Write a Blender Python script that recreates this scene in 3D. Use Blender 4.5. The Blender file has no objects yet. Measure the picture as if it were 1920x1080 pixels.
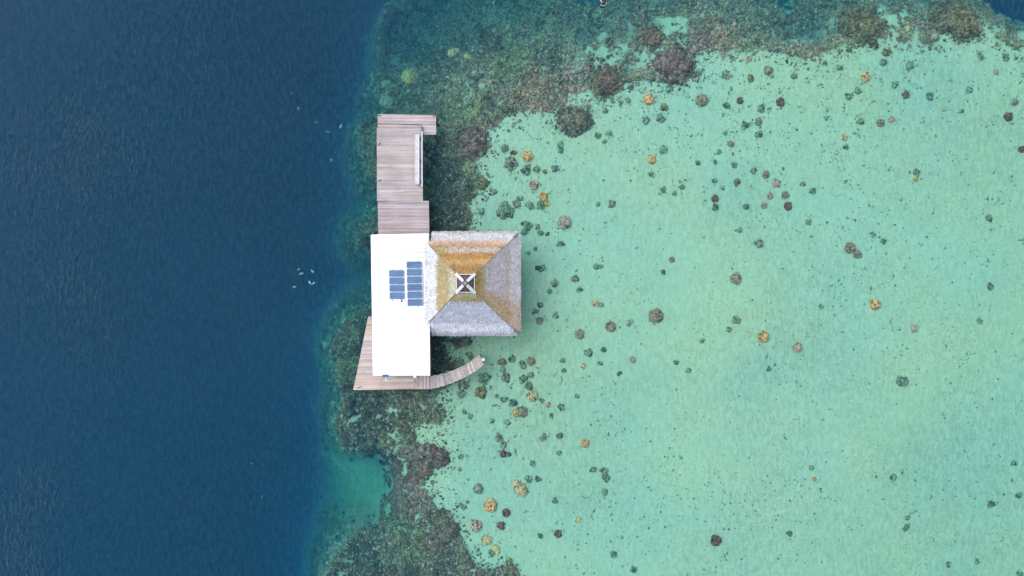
import bpy, math, random
import numpy as np

# ------------------------------------------------------------------ camera, world, sun, exposure
S = 0.06            # metres per photo pixel at water level
H = 77.0            # camera height above the water
scene = bpy.context.scene
cam_d = bpy.data.cameras.new('camera')
cam = bpy.data.objects.new('camera', cam_d)
scene.collection.objects.link(cam)
cam.location = (0, 0, H)
cam.rotation_euler = (0, 0, 0)
cam_d.sensor_width = 36
cam_d.lens = 36 * H / (1920 * S)
cam_d.clip_end = 8000
scene.camera = cam

SUN_EL, SUN_AZ = 56.0, 150.0      # azimuth measured counter-clockwise from +X: sun to the upper left
world = bpy.data.worlds.new('World')
scene.world = world
world.use_nodes = True
wn = world.node_tree
bg = wn.nodes['Background']
sky = wn.nodes.new('ShaderNodeTexSky')
sky.sky_type = 'NISHITA'
sky.sun_disc = False
sky.sun_elevation = math.radians(SUN_EL)
sky.sun_rotation = math.radians(90 - SUN_AZ)
sky.air_density = 1.0
sky.dust_density = 1.0
hs = wn.nodes.new('ShaderNodeHueSaturation')          # thin cloud: a paler, less blue sky
hs.inputs['Saturation'].default_value = 0.58
wn.links.new(sky.outputs[0], hs.inputs['Color'])
wn.links.new(hs.outputs[0], bg.inputs[0])
bg.inputs[1].default_value = 0.15
sun_d = bpy.data.lights.new('sun', 'SUN')
sun_d.energy = 1.15
sun_d.angle = math.radians(60)
sun_d.color = (1.0, 0.955, 0.9)
sun = bpy.data.objects.new('sun', sun_d)
sun.rotation_euler = (math.radians(90 - SUN_EL), 0, math.radians(SUN_AZ + 90))
scene.collection.objects.link(sun)
scene.view_settings.view_transform = 'Standard'
scene.view_settings.look = 'None'
scene.view_settings.exposure = 1.0
scene.view_settings.gamma = 1.0
try:
    scene.cycles.max_bounces = 6
    scene.cycles.transparent_max_bounces = 16
    scene.cycles.caustics_reflective = False
    scene.cycles.caustics_refractive = False
except Exception:
    pass

rng = np.random.default_rng(7)
random.seed(7)
C = scene.collection


def P(px, py, z=0.0):
    k = S * (H - z) / H
    return ((px - 960) * k, (540 - py) * k, z)


# ------------------------------------------------------------------ noise + outlines
_PERM = np.random.default_rng(3).random((256, 256))


def vnoise(x, y):
    xi = np.floor(x).astype(int); yi = np.floor(y).astype(int)
    fx = x - xi; fy = y - yi
    fx = fx * fx * (3 - 2 * fx); fy = fy * fy * (3 - 2 * fy)
    a = _PERM[xi % 256, yi % 256]; b = _PERM[(xi + 1) % 256, yi % 256]
    c = _PERM[xi % 256, (yi + 1) % 256]; d = _PERM[(xi + 1) % 256, (yi + 1) % 256]
    return (a * (1 - fx) + b * fx) * (1 - fy) + (c * (1 - fx) + d * fx) * fy


def fbm(x, y, o=4):
    s = 0; a = 0.5; t = 0
    for i in range(o):
        s = s + a * vnoise(x + 17.3 * i, y + 9.1 * i); t += a
        x = x * 2.03; y = y * 2.03; a *= 0.55
    return s / t


def inside(poly, x, y):
    res = np.zeros(x.shape, bool)
    n = len(poly)
    for i in range(n):
        x0, y0 = poly[i]; x1, y1 = poly[(i + 1) % n]
        if y0 == y1:
            continue
        c = ((y0 > y) != (y1 > y)) & (x < (x1 - x0) * (y - y0) / (y1 - y0) + x0)
        res ^= c
    return res


def dist(line, x, y):
    best = np.full(x.shape, 1e9)
    for (x0, y0), (x1, y1) in zip(line[:-1], line[1:]):
        dx, dy = x1 - x0, y1 - y0
        t = np.clip(((x - x0) * dx + (y - y0) * dy) / (dx * dx + dy * dy + 1e-9), 0, 1)
        best = np.minimum(best, np.hypot(x - x0 - t * dx, y - y0 - t * dy))
    return best


def sstep(a, b, v):
    t = np.clip((v - a) / (b - a), 0, 1)
    return t * t * (3 - 2 * t)


# outer lip of the reef (drop-off), from the bottom to the top-left, then along the top to the right
LIP = [(560, 1500), (600, 1090), (622, 1040), (660, 1010), (700, 990), (706, 950), (706, 915), (690, 880), (668, 858), (640, 850),
       (622, 800), (640, 750), (622, 700), (612, 650), (630, 610), (660, 585), (700, 570), (712, 530), (706, 480), (660, 452),
       (650, 430), (680, 400), (712, 372), (690, 340), (672, 300), (660, 255), (668, 220), (700, 208), (712, 196), (694, 165), (690, 120),
       (702, 80), (690, 40), (700, 0), (716, -40), (900, -60), (1040, -40), (1090, -16), (1120, -10), (1160, -16), (1200, -40),
       (1400, -44), (1470, -12), (1496, 12), (1520, -12), (1560, -44), (1700, -44), (1850, -30), (1884, 6), (1925, 26), (2100, 60), (2900, 130)]
# inner boundary between reef and the sand flat, from the bottom to the right
INNER = [(985, 1500), (975, 1090), (940, 1062), (900, 1068), (880, 1040), (860, 1005), (845, 960), (822, 950), (800, 930), (796, 905), (812, 872),
         (838, 868), (842, 848), (812, 838), (784, 830), (776, 802), (800, 790), (828, 794), (836, 770), (812, 748), (826, 733), (862, 712), (846, 690),
         (838, 662), (836, 634), (880, 560), (880, 480), (878, 430), (884, 404), (878, 378), (902, 356), (905, 330), (892, 318),
         (888, 302), (912, 286), (918, 264), (906, 246), (934, 236), (948, 222), (990, 202), (1030, 210), (1062, 200), (1066, 176), (1100, 170),
         (1120, 188), (1150, 186), (1164, 160), (1200, 152), (1258, 158), (1300, 138), (1306, 100), (1350, 96), (1402, 96), (1460, 96), (1510, 112), (1552, 96),
         (1600, 82), (1650, 72), (1700, 78), (1760, 80), (1810, 60), (1850, 62), (1890, 84), (1930, 100), (2100, 130), (2900, 200)]
DEEP_POLY = LIP + [(2900, -3000), (-3000, -3000), (-3000, 1500)]
REEF_POLY = LIP + INNER[::-1]
HOLES = [[(1480, 76), (1486, 58), (1530, 40), (1560, 24), (1578, 26), (1572, 46), (1548, 66), (1520, 76)],
         [(858, 182), (864, 160), (884, 146), (900, 150), (886, 172), (872, 188)],
         [(1090, 76), (1096, 56), (1122, 52), (1168, 66), (1188, 84), (1180, 104), (1150, 112), (1120, 130), (1112, 96)],
         [(1206, 34), (1236, 20), (1290, 22), (1306, 34), (1290, 46), (1266, 56), (1250, 70), (1240, 44)],
         [(1170, 130), (1186, 120), (1200, 130), (1184, 142)],
         [(806, 770), (800, 752), (786, 742), (780, 760), (796, 772)],
         [(792, 968), (802, 958), (806, 976), (796, 984)], [(812, 1062), (822, 1060), (824, 1070), (814, 1070)],
         [(1640, 34), (1664, 26), (1690, 34), (1680, 54), (1660, 60)], [(690, 822), (750, 818), (760, 822), (740, 828)],
         [(844, 640), (858, 634), (858, 664), (846, 676)]]
EXTRA = [[(1040, 236), (1066, 206), (1104, 198), (1110, 216), (1092, 248), (1070, 254)],       # outlying thickets on the sand
         [(935, 1074), (955, 1052), (972, 1062), (974, 1090), (940, 1095)],
         [(836, 640), (846, 634), (886, 632), (884, 644), (862, 650), (848, 644)],
         [(840, 700), (842, 684), (860, 676), (872, 690), (866, 706)]]


def warp(px, py, a=7.0):
    wx = (fbm(px / 23.0, py / 23.0, 4) - 0.5) * 2 * a + (fbm(px / 6.0 + 40, py / 6.0, 2) - 0.5) * a
    wy = (fbm(px / 23.0 + 80, py / 23.0 + 30, 4) - 0.5) * 2 * a + (fbm(px / 6.0, py / 6.0 + 60, 2) - 0.5) * a
    return px + wx, py + wy


def reef_mask(px, py):
    x, y = warp(px, py)
    m = inside(REEF_POLY, x, y)
    m &= ~((np.hypot(px - 690, py - 922) < 75) & (dist(LIP, px, py) < 24) & (fbm(px / 9.0 + 15, py / 9.0, 3) > 0.46))
    hx, hy = warp(px + 300, py + 120, 15); hx, hy = hx - 300, hy - 120
    fray = fbm(px / 7.0 + 31, py / 7.0 + 12, 3)
    for i, h in enumerate(HOLES):
        m &= ~((inside(h, hx, hy) & (fray < 0.57)) if i else (inside(h, (3 * x + hx) / 4, (3 * y + hy) / 4) & (fray < 0.70)))
    m &= ~((fbm(px / 12.0 + 61, py / 12.0 + 2, 4) > 0.66) & (dist(LIP, px, py) > 16) & ((py < 210) | (py > 740)))
    for e in EXTRA:
        m |= inside(e, x, y)
    # thinning to scattered clumps of coral near the right-hand part of the band
    thin = (px > 1080) & (py < 130) & ((px < 1290) | (px > 1650))
    n = fbm(px / 13.0 + 5, py / 13.0 + 3, 3)
    m &= ~(thin & (n > 0.56))
    return m


def depth_at(px, py):
    """water depth in metres under a point given in photo pixels"""
    x, y = warp(px, py, 5)
    deep = inside(DEEP_POLY, x, y)
    dl = dist(LIP, x, y)
    di = dist(INNER, x, y)
    flat = inside(REEF_POLY, x, y)
    sand = 1.9 + 0.5 * (fbm(px / 300.0 + 3, py / 300.0, 3) - 0.5) + sstep(1200, 2000, px) * 0.25 + sstep(700, 1200, py) * 0.2
    t = di / (di + dl + 1e-6)
    top = sstep(160, 0, py)
    reef = 2.0 + ((2.6 + 2.4 * top) * sstep(1250, 800, px) * sstep(800, 500, py) + 1.3 + 1.2 * top) * t ** 1.2 + (fbm(px / 30.0, py / 30.0, 3) - 0.5) * 1.2 * np.clip(t * 3, 0, 1)
    reef = reef + 5.5 * np.exp(-(((px - 690) / 42.0) ** 2 + ((py - 922) / 58.0) ** 2))
    reef = reef + 1.6 * np.exp(-(((px - 1525) / 50.0) ** 2 + ((py - 48) / 34.0) ** 2))
    reef = reef + 3.2 * np.exp(-(((px - 745) / 75.0) ** 2 + ((py - 20) / 75.0) ** 2)) + 0.6 * np.exp(-(((px - 735) / 50.0) ** 2 + ((py - 120) / 80.0) ** 2))
    ds = (1 - np.exp(-dl / 50.0)) * 5.0 + (1 - np.exp(-(dl / 150.0) ** 1.4)) * 17.0
    drop = 3.4 + (2.6 + 2.4 * top) * sstep(1250, 800, px) * sstep(800, 500, py) * 0.8 + 1.2 * top + ds
    # shallower sandy chute on the west side near the bottom, pale boulders on the slope near the top
    bay = np.exp(-(((px - 680) / 120.0) ** 2 + ((py - 922) / 62.0) ** 2))
    drop = drop * (1 - bay) + 9.3 * bay
    sh = np.exp(-(((px - 610) / 70.0) ** 2 + ((py - 480) / 190.0) ** 2)) * 0.25
    drop = drop * (1 - sh) + 9.0 * sh
    d = np.where(deep, drop, np.where(flat, reef, sand))
    return d


# ------------------------------------------------------------------ materials
def mat(name, base=(0.5, 0.5, 0.5), rough=0.7, attr=None, noise=None, bump=0.0, metallic=0.0, spec=0.5):
    m = bpy.data.materials.new(name)
    m.use_nodes = True
    nt = m.node_tree
    b = nt.nodes['Principled BSDF']
    b.inputs['Roughness'].default_value = rough
    b.inputs['Metallic'].default_value = metallic
    b.inputs['Specular IOR Level'].default_value = spec
    b.inputs['Base Color'].default_value = (*base, 1)
    col = None
    if attr:
        a = nt.nodes.new('ShaderNodeAttribute'); a.attribute_name = attr
        col = a.outputs['Color']
    geo = nt.nodes.new('ShaderNodeNewGeometry')
    if noise:                      # list of (scale xyz, low factor, high factor, detail)
        for (sc, lo, hi, det) in noise:
            mp = nt.nodes.new('ShaderNodeMapping'); mp.inputs['Scale'].default_value = sc
            nt.links.new(geo.outputs['Position'], mp.inputs['Vector'])
            n = nt.nodes.new('ShaderNodeTexNoise'); n.inputs['Scale'].default_value = 1; n.inputs['Detail'].default_value = det
            nt.links.new(mp.outputs[0], n.inputs['Vector'])
            r = nt.nodes.new('ShaderNodeMapRange')
            r.inputs['From Min'].default_value = 0.3; r.inputs['From Max'].default_value = 0.7
            r.inputs['To Min'].default_value = lo; r.inputs['To Max'].default_value = hi
            nt.links.new(n.outputs['Fac'], r.inputs['Value'])
            mx = nt.nodes.new('ShaderNodeMix'); mx.data_type = 'RGBA'; mx.blend_type = 'MULTIPLY'
            mx.inputs['Factor'].default_value = 1
            if col is None:
                mx.inputs[6].default_value = (*base, 1)
            else:
                nt.links.new(col, mx.inputs[6])
            nt.links.new(r.outputs[0], mx.inputs[7])
            col = mx.outputs[2]
            if bump:
                bp = nt.nodes.new('ShaderNodeBump'); bp.inputs['Distance'].default_value = bump
                nt.links.new(n.outputs['Fac'], bp.inputs['Height'])
                nt.links.new(bp.outputs[0], b.inputs['Normal'])
    if col is not None:
        nt.links.new(col, b.inputs['Base Color'])
    return m


M = {}
M['wood'] = mat('weathered_wood', attr='tint', rough=0.85, spec=0.2,
                noise=[((0.8, 14, 14), 0.86, 1.12, 3), ((0.5, 0.5, 0.5), 0.90, 1.10, 3)])
M['wood_cross'] = mat('weathered_wood_walkway', attr='tint', rough=0.85, spec=0.2, noise=[((2.5, 2.5, 2.5), 0.84, 1.14, 4)])
M['beam'] = mat('deck_beam', (0.20, 0.17, 0.15), 0.85, noise=[((3, 3, 3), 0.8, 1.15, 3)])
M['pile'] = mat('piling_wood', (0.12, 0.105, 0.085), 0.9, noise=[((4, 4, 1), 0.7, 1.2, 3)])
M['roof'] = mat('white_roof_coating', (0.86, 0.86, 0.87), 0.5, noise=[((0.25, 0.25, 0.25), 0.97, 1.02, 3)])
M['wall'] = mat('painted_wall', (0.62, 0.58, 0.50), 0.8, noise=[((1.5, 1.5, 6), 0.92, 1.05, 3)])
M['wood_dark'] = mat('door_wood', (0.18, 0.11, 0.07), 0.6, noise=[((2, 2, 12), 0.8, 1.2, 3)])
M['glass'] = mat('window_glass', (0.03, 0.05, 0.06), 0.05)
M['thatch'] = mat('thatch', attr='tint', rough=0.9, spec=0.2, noise=[((1.6, 1.6, 1.6), 0.86, 1.14, 4)])
M['thatch_base'] = mat('thatch_base', attr='tint', rough=1.0, spec=0.1, noise=[((9, 9, 9), 0.5, 1.1, 3)])
M['white'] = mat('white_paint', (0.78, 0.78, 0.80), 0.5, noise=[((2, 2, 2), 0.92, 1.04, 3)])
M['tanwood'] = mat('cap_wood', (0.30, 0.22, 0.14), 0.8, noise=[((8, 8, 8), 0.7, 1.2, 3)])
M['skylight'] = mat('skylight_glass', (0.06, 0.04, 0.05), 0.25)
M['offwhite'] = mat('aged_white_boards', (0.62, 0.60, 0.57), 0.7, noise=[((5, 5, 5), 0.8, 1.1, 3)])
M['skyplum'] = mat('skylight_bar', (0.20, 0.13, 0.14), 0.6)
M['rope'] = mat('rope', (0.12, 0.10, 0.09), 0.9)
M['cell'] = mat('solar_cells', (0.034, 0.105, 0.225), 0.35, noise=[((0.8, 1.4, 1), 0.75, 1.3, 2)])
M['cellgrid'] = mat('cell_busbar', (0.22, 0.30, 0.44), 0.4)
M['alu'] = mat('aluminium', (0.62, 0.64, 0.68), 0.4, metallic=0.4)
M['frame'] = mat('panel_frame', (0.34, 0.42, 0.52), 0.4)
M['black'] = mat('black_plastic', (0.015, 0.015, 0.018), 0.5)
M['cable'] = mat('cable_grey', (0.33, 0.33, 0.35), 0.6)
M['coral'] = mat('coral_skin', attr='tint', rough=0.9, spec=0.1, noise=[((6, 6, 6), 0.62, 1.38, 4)])
M['fish'] = mat('pale_fish_skin', (0.36, 0.55, 0.60), 0.5, noise=[((6, 6, 6), 0.7, 1.15, 2)])


def seabed_material():
    m = bpy.data.materials.new('sand_and_reef_rock')
    m.use_nodes = True
    nt = m.node_tree; N = nt.nodes.new; L = nt.links.new
    b = nt.nodes['Principled BSDF']
    b.inputs['Roughness'].default_value = 1.0
    b.inputs['Specular IOR Level'].default_value = 0.0
    geo = N('ShaderNodeNewGeometry')
    a = N('ShaderNodeAttribute'); a.attribute_name = 'zones'
    sep = N('ShaderNodeSeparateColor'); L(a.outputs['Color'], sep.inputs[0])

    def noise(scale, detail=4, dist_=0.0, rough=0.55):
        n = N('ShaderNodeTexNoise'); n.inputs['Scale'].default_value = scale; n.inputs['Detail'].default_value = detail
        n.inputs['Distortion'].default_value = dist_; n.inputs['Roughness'].default_value = rough
        L(geo.outputs['Position'], n.inputs['Vector']); return n.outputs['Fac']

    def rng_(v, a0, a1, b0, b1):
        r = N('ShaderNodeMapRange'); r.inputs['From Min'].default_value = a0; r.inputs['From Max'].default_value = a1
        r.inputs['To Min'].default_value = b0; r.inputs['To Max'].default_value = b1
        L(v, r.inputs['Value']); return r.outputs[0]

    def mix(f, c0, c1, mode='MIX'):
        x = N('ShaderNodeMix'); x.data_type = 'RGBA'; x.blend_type = mode
        if isinstance(f, float): x.inputs['Factor'].default_value = f
        else: L(f, x.inputs['Factor'])
        for s, c in ((6, c0), (7, c1)):
            if isinstance(c, tuple): x.inputs[s].default_value = (*c, 1)
            else: L(c, x.inputs[s])
        return x.outputs[2]

    def mul(u, v):
        x = N('ShaderNodeMath'); x.operation = 'MULTIPLY'
        L(u, x.inputs[0])
        if isinstance(v, float): x.inputs[1].default_value = v
        else: L(v, x.inputs[1])
        return x.outputs[0]

    sand = mix(rng_(noise(0.06, 3), 0.35, 0.65, 0, 1), (0.445, 0.655, 0.485), (0.535, 0.685, 0.435))
    sand = mix(mul(rng_(noise(0.35, 5), 0.45, 0.75, 0, 1), 0.35), sand, (0.42, 0.62, 0.40))      # algae film
    # fine pits, rubble and weed specks, in patches
    spk = mul(rng_(noise(4.2, 3, 0.3, 0.75), 0.56, 0.68, 0, 1), rng_(noise(0.12, 5), 0.44, 0.62, 0.12, 1.0))
    sand = mix(mul(spk, 0.95), sand, (0.22, 0.36, 0.26))
    spk2 = rng_(noise(7.0, 2, 0.0, 0.7), 0.60, 0.70, 0, 1)
    sand = mix(mul(spk2, 0.4), sand, (0.26, 0.40, 0.28))
    sand = mix(mul(rng_(noise(1.1, 5, 0.8, 0.7), 0.55, 0.72, 0, 1), 0.3), sand, (0.42, 0.60, 0.46))
    lt = rng_(noise(5.0, 2, 0.4, 0.7), 0.62, 0.72, 0, 1)
    sand = mix(mul(lt, 0.3), sand, (0.72, 0.88, 0.70))
    rock = mix(rng_(noise(1.8, 5), 0.35, 0.65, 0, 1), (0.07, 0.10, 0.08), (0.22, 0.29, 0.22))
    rock = mix(mul(rng_(noise(0.6, 4), 0.5, 0.65, 0, 1), 0.5), rock, (0.38, 0.50, 0.40))
    backscatter_floor = mix(rng_(noise(0.08, 4), 0.3, 0.7, 0, 1), (0.14, 0.20, 0.56), (0.16, 0.24, 0.56))  # deep floor tinted blue in place of light scattered back by the water
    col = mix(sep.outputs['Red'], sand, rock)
    col = mix(sep.outputs['Green'], col, backscatter_floor)
    L(col, b.inputs['Base Color'])
    bp = N('ShaderNodeBump'); bp.inputs['Distance'].default_value = 0.08; bp.inputs['Strength'].default_value = 0.5
    L(noise(2.0, 5), bp.inputs['Height']); L(bp.outputs[0], b.inputs['Normal'])
    return m


def water_material():
    m = bpy.data.materials.new('sea_water')
    m.use_nodes = True
    nt = m.node_tree; N = nt.nodes.new; L = nt.links.new
    nt.nodes.clear()
    out = N('ShaderNodeOutputMaterial')
    tr = N('ShaderNodeBsdfTransparent'); tr.inputs['Color'].default_value = (1, 1, 1, 1)
    gl = N('ShaderNodeBsdfGlossy'); gl.inputs['Roughness'].default_value = 0.04
    fr = N('ShaderNodeFresnel'); fr.inputs['IOR'].default_value = 1.33
    mx = N('ShaderNodeMixShader')
    geo = N('ShaderNodeNewGeometry')

    def wave(scale, sx, sy, rot, detail):
        mp = N('ShaderNodeMapping'); mp.inputs['Scale'].default_value = (sx, sy, 1); mp.inputs['Rotation'].default_value = (0, 0, rot)
        L(geo.outputs['Position'], mp.inputs['Vector'])
        n = N('ShaderNodeTexNoise'); n.inputs['Scale'].default_value = scale; n.inputs['Detail'].default_value = detail
        n.inputs['Distortion'].default_value = 0.6
        L(mp.outputs[0], n.inputs['Vector']); return n.outputs['Fac']
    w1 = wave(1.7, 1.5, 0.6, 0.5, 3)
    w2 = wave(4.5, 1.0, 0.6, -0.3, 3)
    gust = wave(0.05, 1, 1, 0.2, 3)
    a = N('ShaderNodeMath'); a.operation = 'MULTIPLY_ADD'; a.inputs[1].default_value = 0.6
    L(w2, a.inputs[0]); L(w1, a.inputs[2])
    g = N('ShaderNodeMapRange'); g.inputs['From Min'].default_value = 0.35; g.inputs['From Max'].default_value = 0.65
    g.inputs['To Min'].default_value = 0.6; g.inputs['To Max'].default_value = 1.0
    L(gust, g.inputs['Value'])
    bp = N('ShaderNodeBump'); bp.inputs['Distance'].default_value = 0.3
    L(g.outputs[0], bp.inputs['Strength'])
    L(a.outputs[0], bp.inputs['Height'])
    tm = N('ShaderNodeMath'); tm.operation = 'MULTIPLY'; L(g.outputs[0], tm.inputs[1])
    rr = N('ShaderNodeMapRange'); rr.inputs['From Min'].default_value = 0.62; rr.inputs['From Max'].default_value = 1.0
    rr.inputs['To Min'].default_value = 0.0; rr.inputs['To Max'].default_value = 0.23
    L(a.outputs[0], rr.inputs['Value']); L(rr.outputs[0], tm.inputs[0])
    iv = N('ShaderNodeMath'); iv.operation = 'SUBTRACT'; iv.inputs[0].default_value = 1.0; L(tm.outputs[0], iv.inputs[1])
    L(iv.outputs[0], tr.inputs['Color'])  # ripple light and dark put into the surface tint by wave noise
    L(bp.outputs[0], gl.inputs['Normal']); L(bp.outputs[0], fr.inputs['Normal'])
    fm = N('ShaderNodeMath'); fm.operation = 'MULTIPLY'; fm.inputs[1].default_value = 0.3
    L(fr.outputs[0], fm.inputs[0]); L(fm.outputs[0], mx.inputs[0]); L(tr.outputs[0], mx.inputs[1]); L(gl.outputs[0], mx.inputs[2])
    L(mx.outputs[0], out.inputs['Surface'])
    ab = N('ShaderNodeVolumeAbsorption')
    D = 0.4
    ab.inputs['Density'].default_value = D
    ab.inputs['Color'].default_value = (1 - 0.130 / D, 1 - 0.043 / D, 1 - 0.032 / D, 1)
    sc_ = N('ShaderNodeVolumeScatter'); sc_.inputs['Density'].default_value = 0.036
    sc_.inputs['Color'].default_value = (0.06, 0.43, 1.0, 1)
    ad = N('ShaderNodeAddShader'); L(ab.outputs[0], ad.inputs[0]); L(sc_.outputs[0], ad.inputs[1])
    L(ad.outputs[0], out.inputs['Volume'])
    return m


# ------------------------------------------------------------------ mesh helpers
class MB:
    def __init__(self):
        self.v = []; self.f = []; self.c = []

    def face(self, idx, col=(0.5, 0.5, 0.5)):
        self.f.append(idx); self.c.append(col)

    def prism(self, top, z0, z1, col=(0.5, 0.5, 0.5), z_fn=None):
        """closed prism over a counter-clockwise xy outline"""
        n = len(top); b = len(self.v)
        self.v += [(x, y, z0) for x, y in top] + [(x, y, z1) for x, y in top]
        self.face(tuple(b + i for i in range(n - 1, -1, -1)), col)
        self.face(tuple(b + n + i for i in range(n)), col)
        for i in range(n):
            j = (i + 1) % n
            self.face((b + i, b + j, b + n + j, b + n + i), col)

    def box(self, x0, x1, y0, y1, z0, z1, col=(0.5, 0.5, 0.5)):
        self.prism([(x0, y0), (x1, y0), (x1, y1), (x0, y1)], z0, z1, col)

    def tube(self, pts, r, n=8, col=(0.5, 0.5, 0.5), cap=True):
        pts = [np.array(p, float) for p in pts]; b = len(self.v)
        rr = r if isinstance(r, (list, tuple)) else [r] * len(pts)
        for i, p in enumerate(pts):
            t = pts[min(i + 1, len(pts) - 1)] - pts[max(i - 1, 0)]; t = t / (np.linalg.norm(t) + 1e-9)
            u = np.cross(t, (0, 0, 1.0))
            if np.linalg.norm(u) < 1e-3: u = np.array((1.0, 0, 0))
            u /= np.linalg.norm(u); w = np.cross(t, u)
            for k in range(n):
                a = 2 * math.pi * k / n
                self.v.append(tuple(p + rr[i] * (math.cos(a) * u + math.sin(a) * w)))
        for i in range(len(pts) - 1):
            for k in range(n):
                k2 = (k + 1) % n
                self.face((b + i * n + k, b + i * n + k2, b + (i + 1) * n + k2, b + (i + 1) * n + k), col)
        if cap:
            self.face(tuple(b + k for k in range(n - 1, -1, -1)), col)
            e = b + (len(pts) - 1) * n
            self.face(tuple(e + k for k in range(n)), col)

    def build(self, name, m, parent=None, smooth=False):
        me = bpy.data.meshes.new(name)
        org = parent.matrix_world.translation if False else (parent['_o'] if parent is not None and '_o' in parent else (0, 0, 0))
        vs = [(x - org[0], y - org[1], z - org[2]) for x, y, z in self.v]
        me.from_pydata(vs, [], self.f)
        at = me.attributes.new('tint', 'FLOAT_COLOR', 'FACE')
        at.data.foreach_set('color', np.array([(*c, 1) for c in self.c], 'f').ravel())
        me.materials.append(m)
        if smooth:
            me.polygons.foreach_set('use_smooth', [True] * len(me.polygons))
        me.update()
        o = bpy.data.objects.new(name, me); C.objects.link(o)
        if parent is not None: o.parent = parent
        return o


def np_mesh(name, V, F, col, m, parent=None, smooth=False, domain='FACE', attr='tint'):
    me = bpy.data.meshes.new(name)
    V = np.asarray(V, 'f'); F = np.asarray(F, 'i'); k = F.shape[1]
    me.vertices.add(len(V)); me.vertices.foreach_set('co', V.ravel())
    me.loops.add(F.size); me.loops.foreach_set('vertex_index', F.ravel())
    me.polygons.add(len(F)); me.polygons.foreach_set('loop_start', np.arange(0, F.size, k, dtype='i'))
    me.polygons.foreach_set('loop_total', np.full(len(F), k, 'i'))
    me.update(calc_edges=True)
    if col is not None:
        at = me.attributes.new(attr, 'FLOAT_COLOR', domain)
        c4 = np.ones((len(col), 4), 'f'); c4[:, :3] = col
        at.data.foreach_set('color', c4.ravel())
    if smooth: me.polygons.foreach_set('use_smooth', np.ones(len(F), bool))
    me.materials.append(m)
    o = bpy.data.objects.new(name, me); C.objects.link(o)
    if parent is not None: o.parent = parent
    return o


def tag(o, label=None, cat=None, group=None, kind=None):
    if label: o['label'] = label
    if cat: o['category'] = cat
    if group: o['group'] = group
    if kind: o['kind'] = kind
    return o


def empty(name, loc, label, cat, group=None):
    o = bpy.data.objects.new(name, None); C.objects.link(o)
    o.location = loc; o['_o'] = tuple(float(v) for v in loc)
    o.empty_display_size = 0.3
    return tag(o, label, cat, group)


# ------------------------------------------------------------------ seabed, water
def build_seabed():
    fx = np.arange(-66, 66.01, 0.25); fy = np.arange(-40, 40.01, 0.25)
    ext = np.array([1.2, 2.6, 5, 9, 16, 30, 60, 120, 300, 800, 1700])
    xs = np.concatenate([-66 - ext[::-1], fx, 66 + ext]); ys = np.concatenate([-40 - ext[::-1], fy, 40 + ext])
    X, Y = np.meshgrid(xs, ys)
    k = S * (H + 2.2) / H
    px = 960 + X / k; py = 540 - Y / k
    pxc = np.clip(px, -2600, 2700); pyc = np.clip(py, -2600, 1480)
    d = depth_at(pxc, pyc)
    r = reef_mask(pxc, pyc) & (px < 2600) & (py > -200) & (py < 1400)
    rough = r.astype(float)
    kernel = rough.copy()
    for _ in range(2):
        kernel = (kernel + np.roll(kernel, 1, 0) + np.roll(kernel, -1, 0) + np.roll(kernel, 1, 1) + np.roll(kernel, -1, 1)) / 5
    z = -d + kernel * ((fbm(X * 1.1, Y * 1.1, 4) - 0.45) * 1.0)
    z += (1 - kernel) * (fbm(X * 0.5 + 9, Y * 0.5, 3) - 0.5) * 0.12
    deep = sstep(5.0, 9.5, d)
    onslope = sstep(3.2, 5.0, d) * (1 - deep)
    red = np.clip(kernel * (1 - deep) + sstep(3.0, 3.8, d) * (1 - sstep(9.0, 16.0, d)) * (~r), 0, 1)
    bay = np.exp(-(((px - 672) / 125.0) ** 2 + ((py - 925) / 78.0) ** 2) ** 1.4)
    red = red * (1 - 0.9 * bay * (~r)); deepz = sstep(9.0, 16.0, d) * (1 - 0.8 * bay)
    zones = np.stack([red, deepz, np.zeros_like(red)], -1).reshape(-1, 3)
    ny, nx = X.shape
    i = np.arange(ny - 1)[:, None] * nx + np.arange(nx - 1)[None]
    F = np.stack([i, i + 1, i + nx + 1, i + nx], -1).reshape(-1, 4)
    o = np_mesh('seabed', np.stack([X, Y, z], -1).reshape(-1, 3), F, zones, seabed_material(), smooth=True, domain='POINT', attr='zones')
    tag(o, kind='structure')
    return xs, ys, z


XS, YS, ZZ = build_seabed()


def ground(x, y):
    """seabed height under world points"""
    ix = np.clip(np.searchsorted(XS, x) - 1, 0, len(XS) - 2); iy = np.clip(np.searchsorted(YS, y) - 1, 0, len(YS) - 2)
    tx = np.clip((x - XS[ix]) / (XS[ix + 1] - XS[ix]), 0, 1); ty = np.clip((y - YS[iy]) / (YS[iy + 1] - YS[iy]), 0, 1)
    return (ZZ[iy, ix] * (1 - tx) + ZZ[iy, ix + 1] * tx) * (1 - ty) + (ZZ[iy + 1, ix] * (1 - tx) + ZZ[iy + 1, ix + 1] * tx) * ty


wb = MB()
wb.box(-1600, 1600, -1600, 1600, -45, 0)
w = wb.build('water', water_material()); tag(w, kind='structure')


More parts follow.
